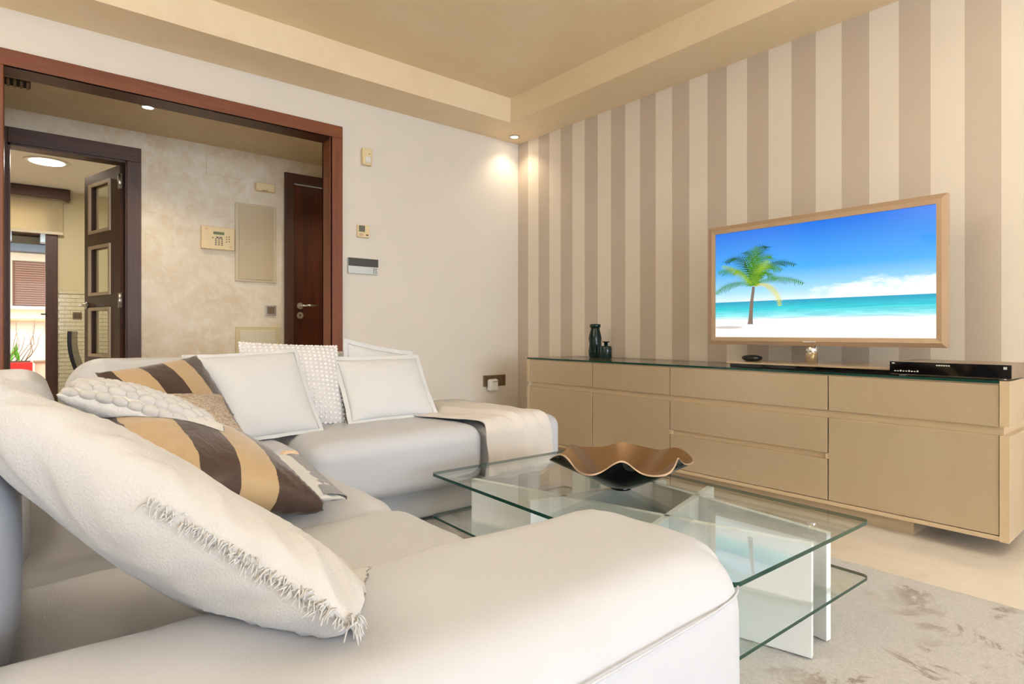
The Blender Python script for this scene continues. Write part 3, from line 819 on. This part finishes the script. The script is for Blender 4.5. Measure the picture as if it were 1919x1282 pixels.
for i in range(6): obj('brand_letter', box(TXF-.0105, TXF-.0055, 1.256-i*.010, 1.263-i*.010, .7535, .7585), MAT['mark'], tv)
# stand: chrome neck on a low wide base slab
bm = bmesh.new(); cyl(bm, (2.885, 1.246, ZG+.024), (2.885, 1.246, tz0+.04), .026, n=28); obj('neck', bm, MAT['chrome'], tv)
obj('base_slab', box(2.735, 3.02, .868, 1.58, ZG, ZG+.017, .001), MAT['black_gloss'], tv)
obj('base_reflection', box(2.72, 3.03, .866, 1.59, ZG+.017, ZG+.0245, .001), plain('painted_reflection', (206, 180, 144), .18, .3), tv)  # beige top paints in the reflection on the glossy black slab

dv = thing('disc_player', (2.8, .66, ZG), 'slim black disc player beside the television base', 'disc player')
obj('case', box(2.664, 2.96, .470, .846, ZG+.006, ZG+.056, .002), plain('player_case', (150, 132, 112), .35, .4), dv)
fr_ = obj('front_panel', box(2.657, 2.665, .470, .846, ZG+.008, ZG+.056, .001), MAT['black_gloss'], dv)
for i in range(9): obj('key', box(2.6562, 2.6572, .748+i*.0095, .7535+i*.0095, ZG+.018, ZG+.0215+.002*(i % 3 == 0)), MAT['mark'], fr_)
for i in range(6): obj('logo_letter', box(2.6562, 2.6572, .648+i*.0075, .6535+i*.0075, ZG+.044, ZG+.048), MAT['mark'], fr_)
obj('badge', box(2.6562, 2.6572, .482, .492, ZG+.040, ZG+.049), MAT['silver'], fr_)
obj('label_mark', box(2.6562, 2.6572, .828, .838, ZG+.048, ZG+.0515), MAT['mark'], fr_)
for x in (2.69, 2.92):
    for y in (.50, .81):
        bm = bmesh.new(); cyl(bm, (x, y, ZG), (x, y, ZG+.007), .012, n=14); obj('foot', bm, MAT['steel'], dv)
bm = bmesh.new(); lathe(bm, [(.030, 0), (.046, .008), (.050, .016), (.046, .024), (.030, .029), (.005, .030)], 2.86, 1.53, ZG+.0255, 32)
pk = obj('puck_dock', bm, MAT['black'], None, True); tag(pk, 'small round black puck shaped gadget on the television base', 'gadget')
bm = bmesh.new(); cyl(bm, (2.86, 1.53, ZG+.0553), (2.86, 1.53, ZG+.0568), .016, n=20); obj('button', bm, MAT['dgrey'], pk)

gb = bpy.data.materials.new('bottle_green_glass'); gb.use_nodes = True
b = gb.node_tree.nodes['Principled BSDF']; b.inputs['Base Color'].default_value = (*lin((26, 56, 54)), 1); b.inputs['Roughness'].default_value = .05; b.inputs['Transmission Weight'].default_value = .55; b.inputs['IOR'].default_value = 1.45
t = thing('glass_bottle', (2.99, 2.718, ZG), 'tall dark green embossed glass bottle on the sideboard', 'bottle')
def wob(r, z, k_):
    return .0035*math.sin(k_*2*math.pi/32*5 + z*60)*(1 if .03 < z < .15 else 0)*(1 if r > .03 else 0)
bm = bmesh.new(); lathe(bm, [(.036, 0), (.041, .006), (.0425, .04), (.041, .09), (.0425, .13), (.040, .155), (.031, .19), (.030, .205)], 2.99, 2.718, ZG, 32, wob); obj('body', bm, gb, t)
bm = bmesh.new(); lathe(bm, [(.029, .2), (.036, .206), (.038, .215), (.036, .226), (.026, .228), (.024, .205)], 2.99, 2.718, ZG, 32); obj('lip', bm, gb, t)
t = thing('glass_bottle', (2.925, 2.565, ZG), 'short square shouldered dark green glass bottle on the sideboard', 'bottle')
bm = bmesh.new(); lathe(bm, [(.034, 0), (.038, .004), (.038, .074), (.034, .082), (.013, .084), (.012, .106)], 2.925, 2.565, ZG, 28); obj('body', bm, gb, t)
bm = bmesh.new(); lathe(bm, [(.012, .104), (.024, .107), (.024, .112), (.010, .113)], 2.925, 2.565, ZG, 28); obj('lip', bm, gb, t)

# ------------------------------------------------------------------ rug
bm = bmesh.new(); nx, ny = 90, 130
RX0, RX1, RY0, RY1 = .35, 2.20, -.7, 2.25
V = [[bm.verts.new((RX0+(RX1-RX0)*i/nx, RY0+(RY1-RY0)*j/ny, .014 + .003*noise.noise(Vector((i*.9, j*.9, 0)))*(0 < i < nx and 0 < j < ny) - .010*(i in (0, nx) or j in (0, ny)))) for j in range(ny+1)] for i in range(nx+1)]
for i in range(nx):
    for j in range(ny): bm.faces.new((V[i][j], V[i+1][j], V[i+1][j+1], V[i][j+1]))
rg = obj('area_rug', bm, MAT['rug'], None, True); tag(rg, 'pale grey pile rug with brown mottled stains under the glass table', 'rug')
RZ = .013

# ------------------------------------------------------------------ coffee table
TC = Vector((1.425, 1.197, 0)); TR = math.radians(-1.5)
ct = thing('coffee_table', (TC.x, TC.y, RZ), 'two tier clear glass coffee table on white crossing panels', 'table')
def panel(name, p, q, z0=.0178, z1=.292, th=.02):
    p = Vector((*p, 0)); q = Vector((*q, 0)); d = q-p; a = math.atan2(d.y, d.x)
    bm = box(0, d.length, -th/2, th/2, z0, z1, .0015)
    return obj(name, bm, MAT['panel_white'], ct, M=Matrix.Translation(p) @ Matrix.Rotation(a, 4, 'Z'))
panel('long_panel', (1.208, 1.666), (1.464, .630)); panel('long_panel', (1.575, .638), (1.70, 1.66))
panel('cross_panel', (1.195, .938), (1.76, 1.085)); panel('cross_panel', (1.175, 1.335), (1.70, 1.225))
TM = Matrix.Translation(TC) @ Matrix.Rotation(TR, 4, 'Z')
def gl_sheet(name, z0, z1, hw=.325, hl=.59, r=.02):
    bm = bmesh.new(); pts = []
    for cx, cy, a0 in ((hw-r, hl-r, 0), (-hw+r, hl-r, 90), (-hw+r, -hl+r, 180), (hw-r, -hl+r, 270)):
        for k_ in range(7): a = math.radians(a0+k_*15); pts.append((cx+r*math.cos(a), cy+r*math.sin(a)))
    lo = [bm.verts.new((*p, z0)) for p in pts]; hi = [bm.verts.new((*p, z1)) for p in pts]
    bm.faces.new(lo[::-1]); bm.faces.new(hi)
    for k_ in range(len(pts)):
        f = bm.faces.new((lo[k_], lo[(k_+1) % len(pts)], hi[(k_+1) % len(pts)], hi[k_])); f.material_index = 1
    return obj(name, bm, [MAT['glass'], MAT['edge']], ct, M=TM)
gl_sheet('glass_top', .292, .302); gl_sheet('glass_shelf', .145, .153)

# ------------------------------------------------------------------ ruffled bowl
BC = Vector((1.465, 1.222, .3025))
def bowl_surface(off, flip):
    bm = bmesh.new(); N, Mr = 120, 22; rings = []
    for j in range(Mr+1):
        s_ = j/Mr; row = []
        for i in range(N):
            a = 2*math.pi*i/N; a_l = a*6 + 3.686
            wv = math.sin(a_l) + .18*math.cos(2*a_l - math.pi)
            am = max(0, (s_-.35)/.65)**1.5
            r = .036*min(1, s_/.18) + (.168*((s_-.18)/.82)**.95 if s_ > .18 else 0)
            r += am*.014*math.cos(a_l+.5) + .012*am*math.cos(2*a+1)
            z = .006 + .094*(max(0, s_-.14)/.86)**1.25 + am*.021*wv*(.38 + .62*(.5+.5*math.cos(a-3.836)))
            row.append(bm.verts.new((BC.x + (r-off*.6*s_)*math.cos(a), BC.y + (r-off*.6*s_)*math.sin(a), BC.z + z + off)))
        rings.append(row)
    for j in range(Mr):
        for i in range(N):
            q = (rings[j][i], rings[j][(i+1) % N], rings[j+1][(i+1) % N], rings[j+1][i])
            f = bm.faces.new(q if not flip else q[::-1]); f.smooth = True
    return bm, rings
bw = thing('ruffled_bowl', (BC.x, BC.y, BC.z), 'bronze lined black ruffled bowl standing on the glass table', 'bowl')
bm, _ = bowl_surface(0, True); lathe(bm, [(.024, .0005), (.032, .001), (.036, .008), (.030, .010)], BC.x, BC.y, BC.z, 40)
obj('outer_shell', bm, MAT['black_gloss'], bw)
bm, rg_ = bowl_surface(.0045, False)
bz = plain('bronze_glaze', (134, 104, 72), .34, .55, var=.25, scale=9); obj('bronze_lining', bm, bz, bw)
b0, r0_ = bowl_surface(0, False); b1, r1_ = bowl_surface(.0045, False)
bm = bmesh.new(); A_ = [bm.verts.new(v.co) for v in r0_[-1]]; B_ = [bm.verts.new(v.co) for v in r1_[-1]]
for i in range(len(A_)): bm.faces.new((A_[i], A_[(i+1) % len(A_)], B_[(i+1) % len(A_)], B_[i])).smooth = True
b0.free(); b1.free()
obj('rim', bm, plain('rim_glaze', (176, 150, 124), .3, .3), bw)

# ------------------------------------------------------------------ sectional sofa
sf = thing('sectional_sofa', (.6, 1.6, 0), 'large ivory leather sectional sofa around the glass coffee table', 'sofa')
LT = MAT['leather']
def up(name, *a, parent=sf, **k): return obj(name, rounded(*a, **k), LT, parent, True)
# plinth bases
up('base', -.36, .60, .50, 2.98, .03, .20, .02, n=10)
up('base', .62, 1.93, 2.10, 2.98, .03, .17, .02, n=10)
# left run
a1 = up('armrest', -.34, .812, .405, .735, .05, .50, .075, .012, wr=.006, seed=3, pside=.006, rc=.12)
up('seat_cushion', -.06, .70, .742, 1.235, .19, .395, .055, .018, wr=.004, seed=5)
up('seat_cushion', -.06, .70, 1.24, 2.035, .19, .395, .06, .018, wr=.004, seed=9)
up('corner_cushion', -.06, .76, 2.04, 2.62, .19, .395, .05, .016, wr=.004, seed=12)
# far run
up('seat_cushion', .765, 1.515, 1.995, 2.62, .165, .402, .060, .018, wr=.004, seed=15)
up('chaise_cushion', 1.517, 1.99, 1.99, 2.93, .165, .405, .055, .02, wr=.004, seed=21, pside=.004, rc=.09)
# backrests
up('backrest', -.34, -.012, .70, 1.235, .34, .742, .15, 0, wr=.006, seed=31, pside=.012)
up('backrest', -.36, .0, 1.24, 1.93, .20, .720, .13, 0, wr=.006, seed=37, pside=.012)
up('backrest', -.36, .068, 1.95, 2.60, .20, .681, .075, 0, wr=.006, seed=39)
up('backrest', .13, .80, 2.625, 2.97, .20, .695, .12, 0, wr=.006, seed=41, pside=.01)
up('backrest', .81, 1.46, 2.625, 2.97, .20, .702, .12, 0, wr=.006, seed=43, pside=.01)
# seams
bm = bmesh.new(); pts = [(-.28+i*.05, .4035-.0055*(1-((i-8)/11)**4), .452) for i in range(20)]
pts += [(.692+.1165*math.sin(math.radians(a)), .5225-.1165*math.cos(math.radians(a)), .452) for a in range(8, 33, 8)]
tube(bm, pts, .0016, 6)
obj('seam', bm, LT, a1)
bm = bmesh.new(); pts = []
for i in range(25):
    t_ = i/24; pts.append((-.01+.17*t_, .80 + .05*math.sin(t_*math.pi), .412 - .004*abs(t_-.5)))
tube(bm, pts, .004, 6); obj('piping', bm, LT, sf)

# ------------------------------------------------------------------ cushions and throw
def frame(C, xa, ya):
    C = Vector(C); x = Vector(xa).normalized(); y = Vector(ya); y = (y - x*y.dot(x)).normalized(); z = x.cross(y)
    M = Matrix((x, y, z)).transposed().to_4x4(); M.translation = C
    return M

def pillow_pt(u, v, w_, h_, t, k, p, side):
    x = w_/2*u*(1 - k*(1-v*v)); y = h_/2*v*(1 - k*(1-u*u))
    z = side*t/2*(max(0, 1-abs(u)**2.3)*max(0, 1-abs(v)**2.3))**p
    return x, y, z

def pillow_bm(w_, h_, t, k=.06, p=.5, n=34, wr=.005, seed=0, sag=0):
    bm = bmesh.new(); grid = {}
    par = [math.sin((2*i/n-1)*math.pi/2)*.6 + (2*i/n-1)*.4 for i in range(n+1)]
    for side in (1, -1):
        for i in range(n+1):
            for j in range(n+1):
                edge = i in (0, n) or j in (0, n)
                if side == -1 and edge: continue
                x, y, z = pillow_pt(par[i], par[j], w_, h_, t, k, p, side)
                q = Vector((x*9+seed, y*9, side*3))
                e = .25 + .75*max(abs(par[i]), abs(par[j]))**3
                dz = wr*(noise.noise(q) + .6*noise.noise(q*2.3)*e)
                # creases that run in from the corners
                ra = abs(abs(par[i])-abs(par[j])); rr = min(1, (par[i]**2+par[j]**2)/1.6)
                dz += wr*.9*rr*math.cos(ra*26+seed)*(1-rr*.5)
                z += dz*(0 if edge else 1)*side
                if edge: z += wr*.8*noise.noise(q*1.7)
                z -= sag*(1-par[j]**2)*(1-par[i]**2)
                grid[(side, i, j)] = bm.verts.new((x, y, z))
    def g(s_, i, j): return grid.get((s_, i, j)) or grid[(1, i, j)]
    for s_ in (1, -1):
        for i in range(n):
            for j in range(n):
                q = (g(s_, i, j), g(s_, i+1, j), g(s_, i+1, j+1), g(s_, i, j+1))
                bm.faces.new(q if s_ == 1 else q[::-1])
    return bm

def cushion(label, C, xa, ya, w_, h_, t, mat, flange=0, seed=0, name='throw_pillow', **k):
    M = frame(C, xa, ya)
    o = obj(name, pillow_bm(w_, h_, t, seed=seed, **k), mat, None, True, center=False, M=M)
    tag(o, label, 'pillow')
    if flange:
        bm = bmesh.new(); N = 40; kk = k.get('k', .06); rows = []
        for s_ in range(4):
            for i in range(N):
                a = 2*i/N-1
                u, v = [(a, -1), (1, a), (-a, 1), (-1, -a)][s_]
                rows.append((u, v))
        rings = []
        for r in range(4):
            f = flange*r/3
            rings.append([])
            for q, (u, v) in enumerate(rows):
                x, y, _z = pillow_pt(u, v, w_, h_, t, kk, .5, 1)
                du = u if abs(u) > .999 else 0; dv = v if abs(v) > .999 else 0
                if abs(u) < .999 and abs(u) > .9: pass
                rings[-1].append(bm.verts.new((x + du*f, y + dv*f, r/3*.006*noise.noise(Vector((x*16+seed, y*16, 1))))))
        L_ = len(rows)
        for r in range(3):
            for q in range(L_): bm.faces.new((rings[r][q], rings[r][(q+1) % L_], rings[r+1][(q+1) % L_], rings[r+1][q])).smooth = True
        bm.normal_update(); bmesh.ops.solidify(bm, geom=bm.faces[:], thickness=.003)
        bmesh.ops.recalc_face_normals(bm, faces=bm.faces[:])
        for f in bm.faces: f.smooth = False
        obj('flange', bm, mat, o, M=M)
    return o, M

# large linen cushion next to the armrest, its edge frayed
npil, nM = cushion('big cream linen pillow with frayed edge leaning over the near armrest', (.170, .794, .572), (.69, 1.102, -.607), (-.481, .072, .381), .38, .485, .125, MAT['linen'], seed=2, wr=.009, k=.04, p=.46, n=44, sag=.02)
random.seed(8)
bm = bmesh.new()
for i in range(190):
    u = random.uniform(-1, .98); x, y, _ = pillow_pt(u, -1, .38, .485, .125, .04, .5, 1)
    l = random.uniform(.007, .016); dx = random.uniform(-.008, .008); z = random.uniform(-.006, .006)
    b_ = Vector((x, y+.003, z)); q = Vector((x+dx, y-l*.8, z-l*.5+random.uniform(-.006, .004)))
    tube(bm, [b_, (b_+q)/2 + Vector((random.uniform(-.003, .003), 0, .002)), q], [.0011, .0010, .0005], 4)
for i in range(190):
    v = random.uniform(-1, -.05)**1; x, y, _ = pillow_pt(-1, v, .38, .485, .125, .04, .5, 1)
    l = random.uniform(.006, .014); z = random.uniform(-.005, .005)
    b_ = Vector((x+.003, y, z)); q = Vector((x-l*.6, y+random.uniform(-.010, .004), z-l*.8+random.uniform(-.004, .004)))
    tube(bm, [b_, (b_+q)/2 + Vector((0, random.uniform(-.003, .003), .002)), q], [.0011, .0010, .0005], 4)
fr = obj('fringe', bm, MAT['linen'], npil, M=nM); fr['kind'] = 'stuff'

# striped satin cushions
c1, c1M = cushion('brown and gold striped satin pillow lying against the left backrest', (.278, 1.34, .536), (-.85, -.22, .29), (-.13, .92, .22), .39, .38, .15, satin('satin_stripes_front', .162, .08, -.155), seed=5, wr=.006, p=.5)
bm = bmesh.new()
for i in range(46):
    v = -.8 + 1.6*i/45; x, y, _ = pillow_pt(-1, v, .39, .38, .15, .06, .5, 1)
    bmesh.ops.create_icosphere(bm, subdivisions=1, radius=.0017, matrix=Matrix.Translation((x-.001, y, .001)))
st = obj('zip_teeth', bm, MAT['silver'], c1, M=c1M); st['kind'] = 'stuff'
cushion('brown and gold striped satin pillow propped in the sofa corner beside white pillows', (.40, 2.20, .545), (.80, .59, .09), (-.36, .42, .83), .40, .37, .13, satin('satin_stripes_corner', .088*2.5+.03), seed=9, wr=.004, p=.5)
# beige boucle
cushion('beige textured boucle pillow between the two striped pillows', (.318, 1.905, .552), (.987, -.06, .02), (.06, .975, .225), .34, .34, .11, MAT['boucle'], seed=12, wr=.004)
# white pillow with grey fringe lying on the seat
gp_, gM = cushion('white pillow edged with a grey woven band beneath the striped pillow', (.462, 1.475, .452), (.16, .978, .0), (-.97, .162, .10), .50, .24, .06, MAT['linen2'], seed=17, wr=.004)
bm = bmesh.new(); prev = None
for i in range(41):
    u = (-1+2*i/40)*.97; row = []
    for v, dz in ((-.62, .001), (-.70, .0035), (-.80, .0045), (-.90, .0045), (-1., .004), (-1., -.004)):
        x, y, z = pillow_pt(u, v, .50, .24, .06, .06, .5, 1)
        row.append(bm.verts.new((x, y - (.003 if v == -1. else 0), z + dz + .0012*math.sin(i*2.2))))
    if prev:
        for q in range(5): bm.faces.new((prev[q], row[q], row[q+1], prev[q+1]))
    prev = row
obj('woven_band', bm, MAT['grey_trim'], gp_, M=gM)
obj('corner_tuft', rounded(.215, .255, -.11, -.06, -.012, .02, .012, n=6), MAT['fur'], gp_, M=gM)

# chunky knit cushion: every knitted bobble its own piece
kp, kM = cushion('small chunky knit ivory pillow with big wool bobbles behind the linen pillow', (.200, 1.46, .628), (.86, -.16, -.36), (.12, .97, .0), .29, .25, .085, MAT['knit'], seed=22, wr=.003, k=.02)
kb = bmesh.new(); bmesh.ops.create_icosphere(kb, subdivisions=2, radius=1)
for f in kb.faces: f.smooth = True
kme = bpy.data.meshes.new('knit_bobble'); kb.to_mesh(kme); kb.free(); kme.materials.append(MAT['knit'])
random.seed(3)
for i in range(10):
    for j in range(8):
        u = -.88 + 1.76*(i + .5*(j % 2))/9.5; v = -.9 + 1.8*j/7
        if abs(u) > .98: continue
        x, y, z = pillow_pt(u, v, .29, .25, .085, .02, .5, 1)
        o = bpy.data.objects.new('knit_bobble', kme); COL.objects.link(o)
        s_ = .0145*random.uniform(.85, 1.15)
        place(o, kp, kM @ Matrix.Translation((x, y, z-.001)) @ Matrix.Diagonal((s_*1.15, s_, s_*.8, 1)))

# white cushions along the far run
cushion('large smooth ivory linen pillow with flanged edge in front of the dotted pillow', (.680, 2.350, .562), (1, .09, .03), (-.11, .55, .80), .41, .36, .12, MAT['linen2'], .014, 27, wr=.003, k=.03)
dp, dM = cushion('white cotton pillow covered in small woven dots between two ivory pillows', (.868, 2.465, .582), (1, -.06, -.05), (.06, .45, .88), .40, .37, .12, MAT['dots'], 0, 30, wr=.002, k=.03)
bm = bmesh.new(); dn = 19
for i in range(dn):
    for j in range(dn):
        u, v = -.97+1.94*i/(dn-1), -.97+1.94*j/(dn-1)
        x, y, z = pillow_pt(u, v, .40, .37, .12, .03, .5, 1)
        bmesh.ops.create_icosphere(bm, subdivisions=1, radius=1, matrix=Matrix.Translation((x, y, z)) @ Matrix.Diagonal((.0075, .0068, .0045, 1)))
for f in bm.faces: f.smooth = True
db = obj('dot_relief', bm, MAT['dots_white'], dp, M=dM); db['kind'] = 'stuff'
bm = bmesh.new()
for s_ in range(4):
    for i in range(30):
        a = 2*i/30-1; u, v = [(a, -1), (1, a), (-a, 1), (-1, -a)][s_]
        x, y, z = pillow_pt(u, v, .40, .37, .12, .03, .5, 1)
        bmesh.ops.create_icosphere(bm, subdivisions=1, radius=.0078, matrix=Matrix.Translation((x, y, 0)))
for f in bm.faces: f.smooth = True
db = obj('bobble_edge', bm, MAT['dots_white'], dp, M=dM); db['kind'] = 'stuff'
cushion('ivory linen pillow with wide flanged edge beside the throw blanket', (1.262, 2.41, .550), (1, .0, -.005), (.02, .55, .82), .40, .30, .11, MAT['linen2'], .020, 33, wr=.003, k=.03)
cushion('ivory linen pillow with one pointed corner showing behind the flanged pillow', (1.30, 2.56, .575), (.96, .05, -.18), (.16, .25, .95), .34, .30, .09, MAT['linen2'], .02, 37, wr=.004, k=.05)

# throw blanket over the chaise
bm = bmesh.new(); nu, nv = 60, 80; grid = []
def throw_pt(a, s_):
    """a across (0..1), s_ along from the back edge to the hanging front edge (0..1)"""
    Lt = .630; Lh = .215; tot = Lt + Lh; d = s_*tot
    xl = 1.30 + .202*min(1, s_/.72)**1.6; xr = 1.80 + .085*s_
    x = xl + (xr-xl)*a
    fold = .010*math.sin(a*15 + 1.6*math.sin(s_*4)) + .008*noise.noise(Vector((a*5, s_*6, 2)))
    fold += .012*math.exp(-((a-.35-.2*s_)/.07)**2)
    z = .421 + .011*max(0, min(1, (x-1.47)/.09)) + abs(fold)*.9; y = 2.60 - d
    R = .055; yf = 2.60 - Lt
    if d > Lt - R:
        q = (d-(Lt-R))/(R*1.571)
        if q < 1: y = yf + R - R*math.sin(q*1.571) ; z = z - R*(1-math.cos(q*1.571))
        else:
            y = yf - abs(fold)*.8; z = z - R - (d-(Lt-R)-R*1.571)
    if s_ < .35: z += .020*(1-s_/.35)*math.exp(-((a-.35)/.3)**2)
    if y > 2.0: z -= .0
    return Vector((x + .012*noise.noise(Vector((s_*7, a*2, 5))), y + .012*(a-.5)*(1-s_), z))
for i in range(nu+1): grid.append([bm.verts.new(throw_pt(i/nu, j/nv)) for j in range(nv+1)])
for i in range(nu):
    for j in range(nv): bm.faces.new((grid[i][j], grid[i+1][j], grid[i+1][j+1], grid[i][j+1]))
bmesh.ops.recalc_face_normals(bm, faces=bm.faces[:])
bm.normal_update(); bmesh.ops.solidify(bm, geom=bm.faces[:], thickness=.004)
bmesh.ops.recalc_face_normals(bm, faces=bm.faces[:])
th = obj('throw_blanket', bm, MAT['throw'], None, True); tag(th, 'ecru woven throw blanket draped over the front of the chaise seat', 'blanket')

# ------------------------------------------------------------------ soft things give way where they press on their neighbours
from mathutils.bvhtree import BVHTree
def world_tree(o):
    M = wmat(o)
    return BVHTree.FromPolygons([M @ v.co for v in o.data.vertices], [p.vertices[:] for p in o.data.polygons])
def inside(tree, p):
    d = Vector((.0123, .0345, 1)).normalized(); n = 0; q = p.copy()
    for _ in range(12):
        loc, nor, i, dist = tree.ray_cast(q, d)
        if loc is None: break
        n += 1; q = loc + d*1e-5
    return n % 2 == 1
def settle(o, colliders):
    M = wmat(o); Mi = M.inverted()
    for c in colliders:
        tree = world_tree(c)
        for v in o.data.vertices:
            p = M @ v.co
            loc, nor, i, dist = tree.find_nearest(p, .12)
            if loc is not None and (p - loc).dot(nor) < 0 and inside(tree, p): v.co = Mi @ (loc + nor*.0012)
OB = bpy.data.objects
sofa_parts = [c for c in OB if c.parent == sf and c.type == 'MESH']
P = lambda k: OB['throw_pillow' + ('.%03d' % k if k else '')]
settle(P(5), [P(1)]); settle(P(4), [P(1), P(3)]); settle(P(6), [P(2)]); settle(P(7), [P(6), P(8)]); settle(P(9), [P(8)]); settle(P(1), [P(0)])
for k_ in range(10): settle(P(k_), sofa_parts)
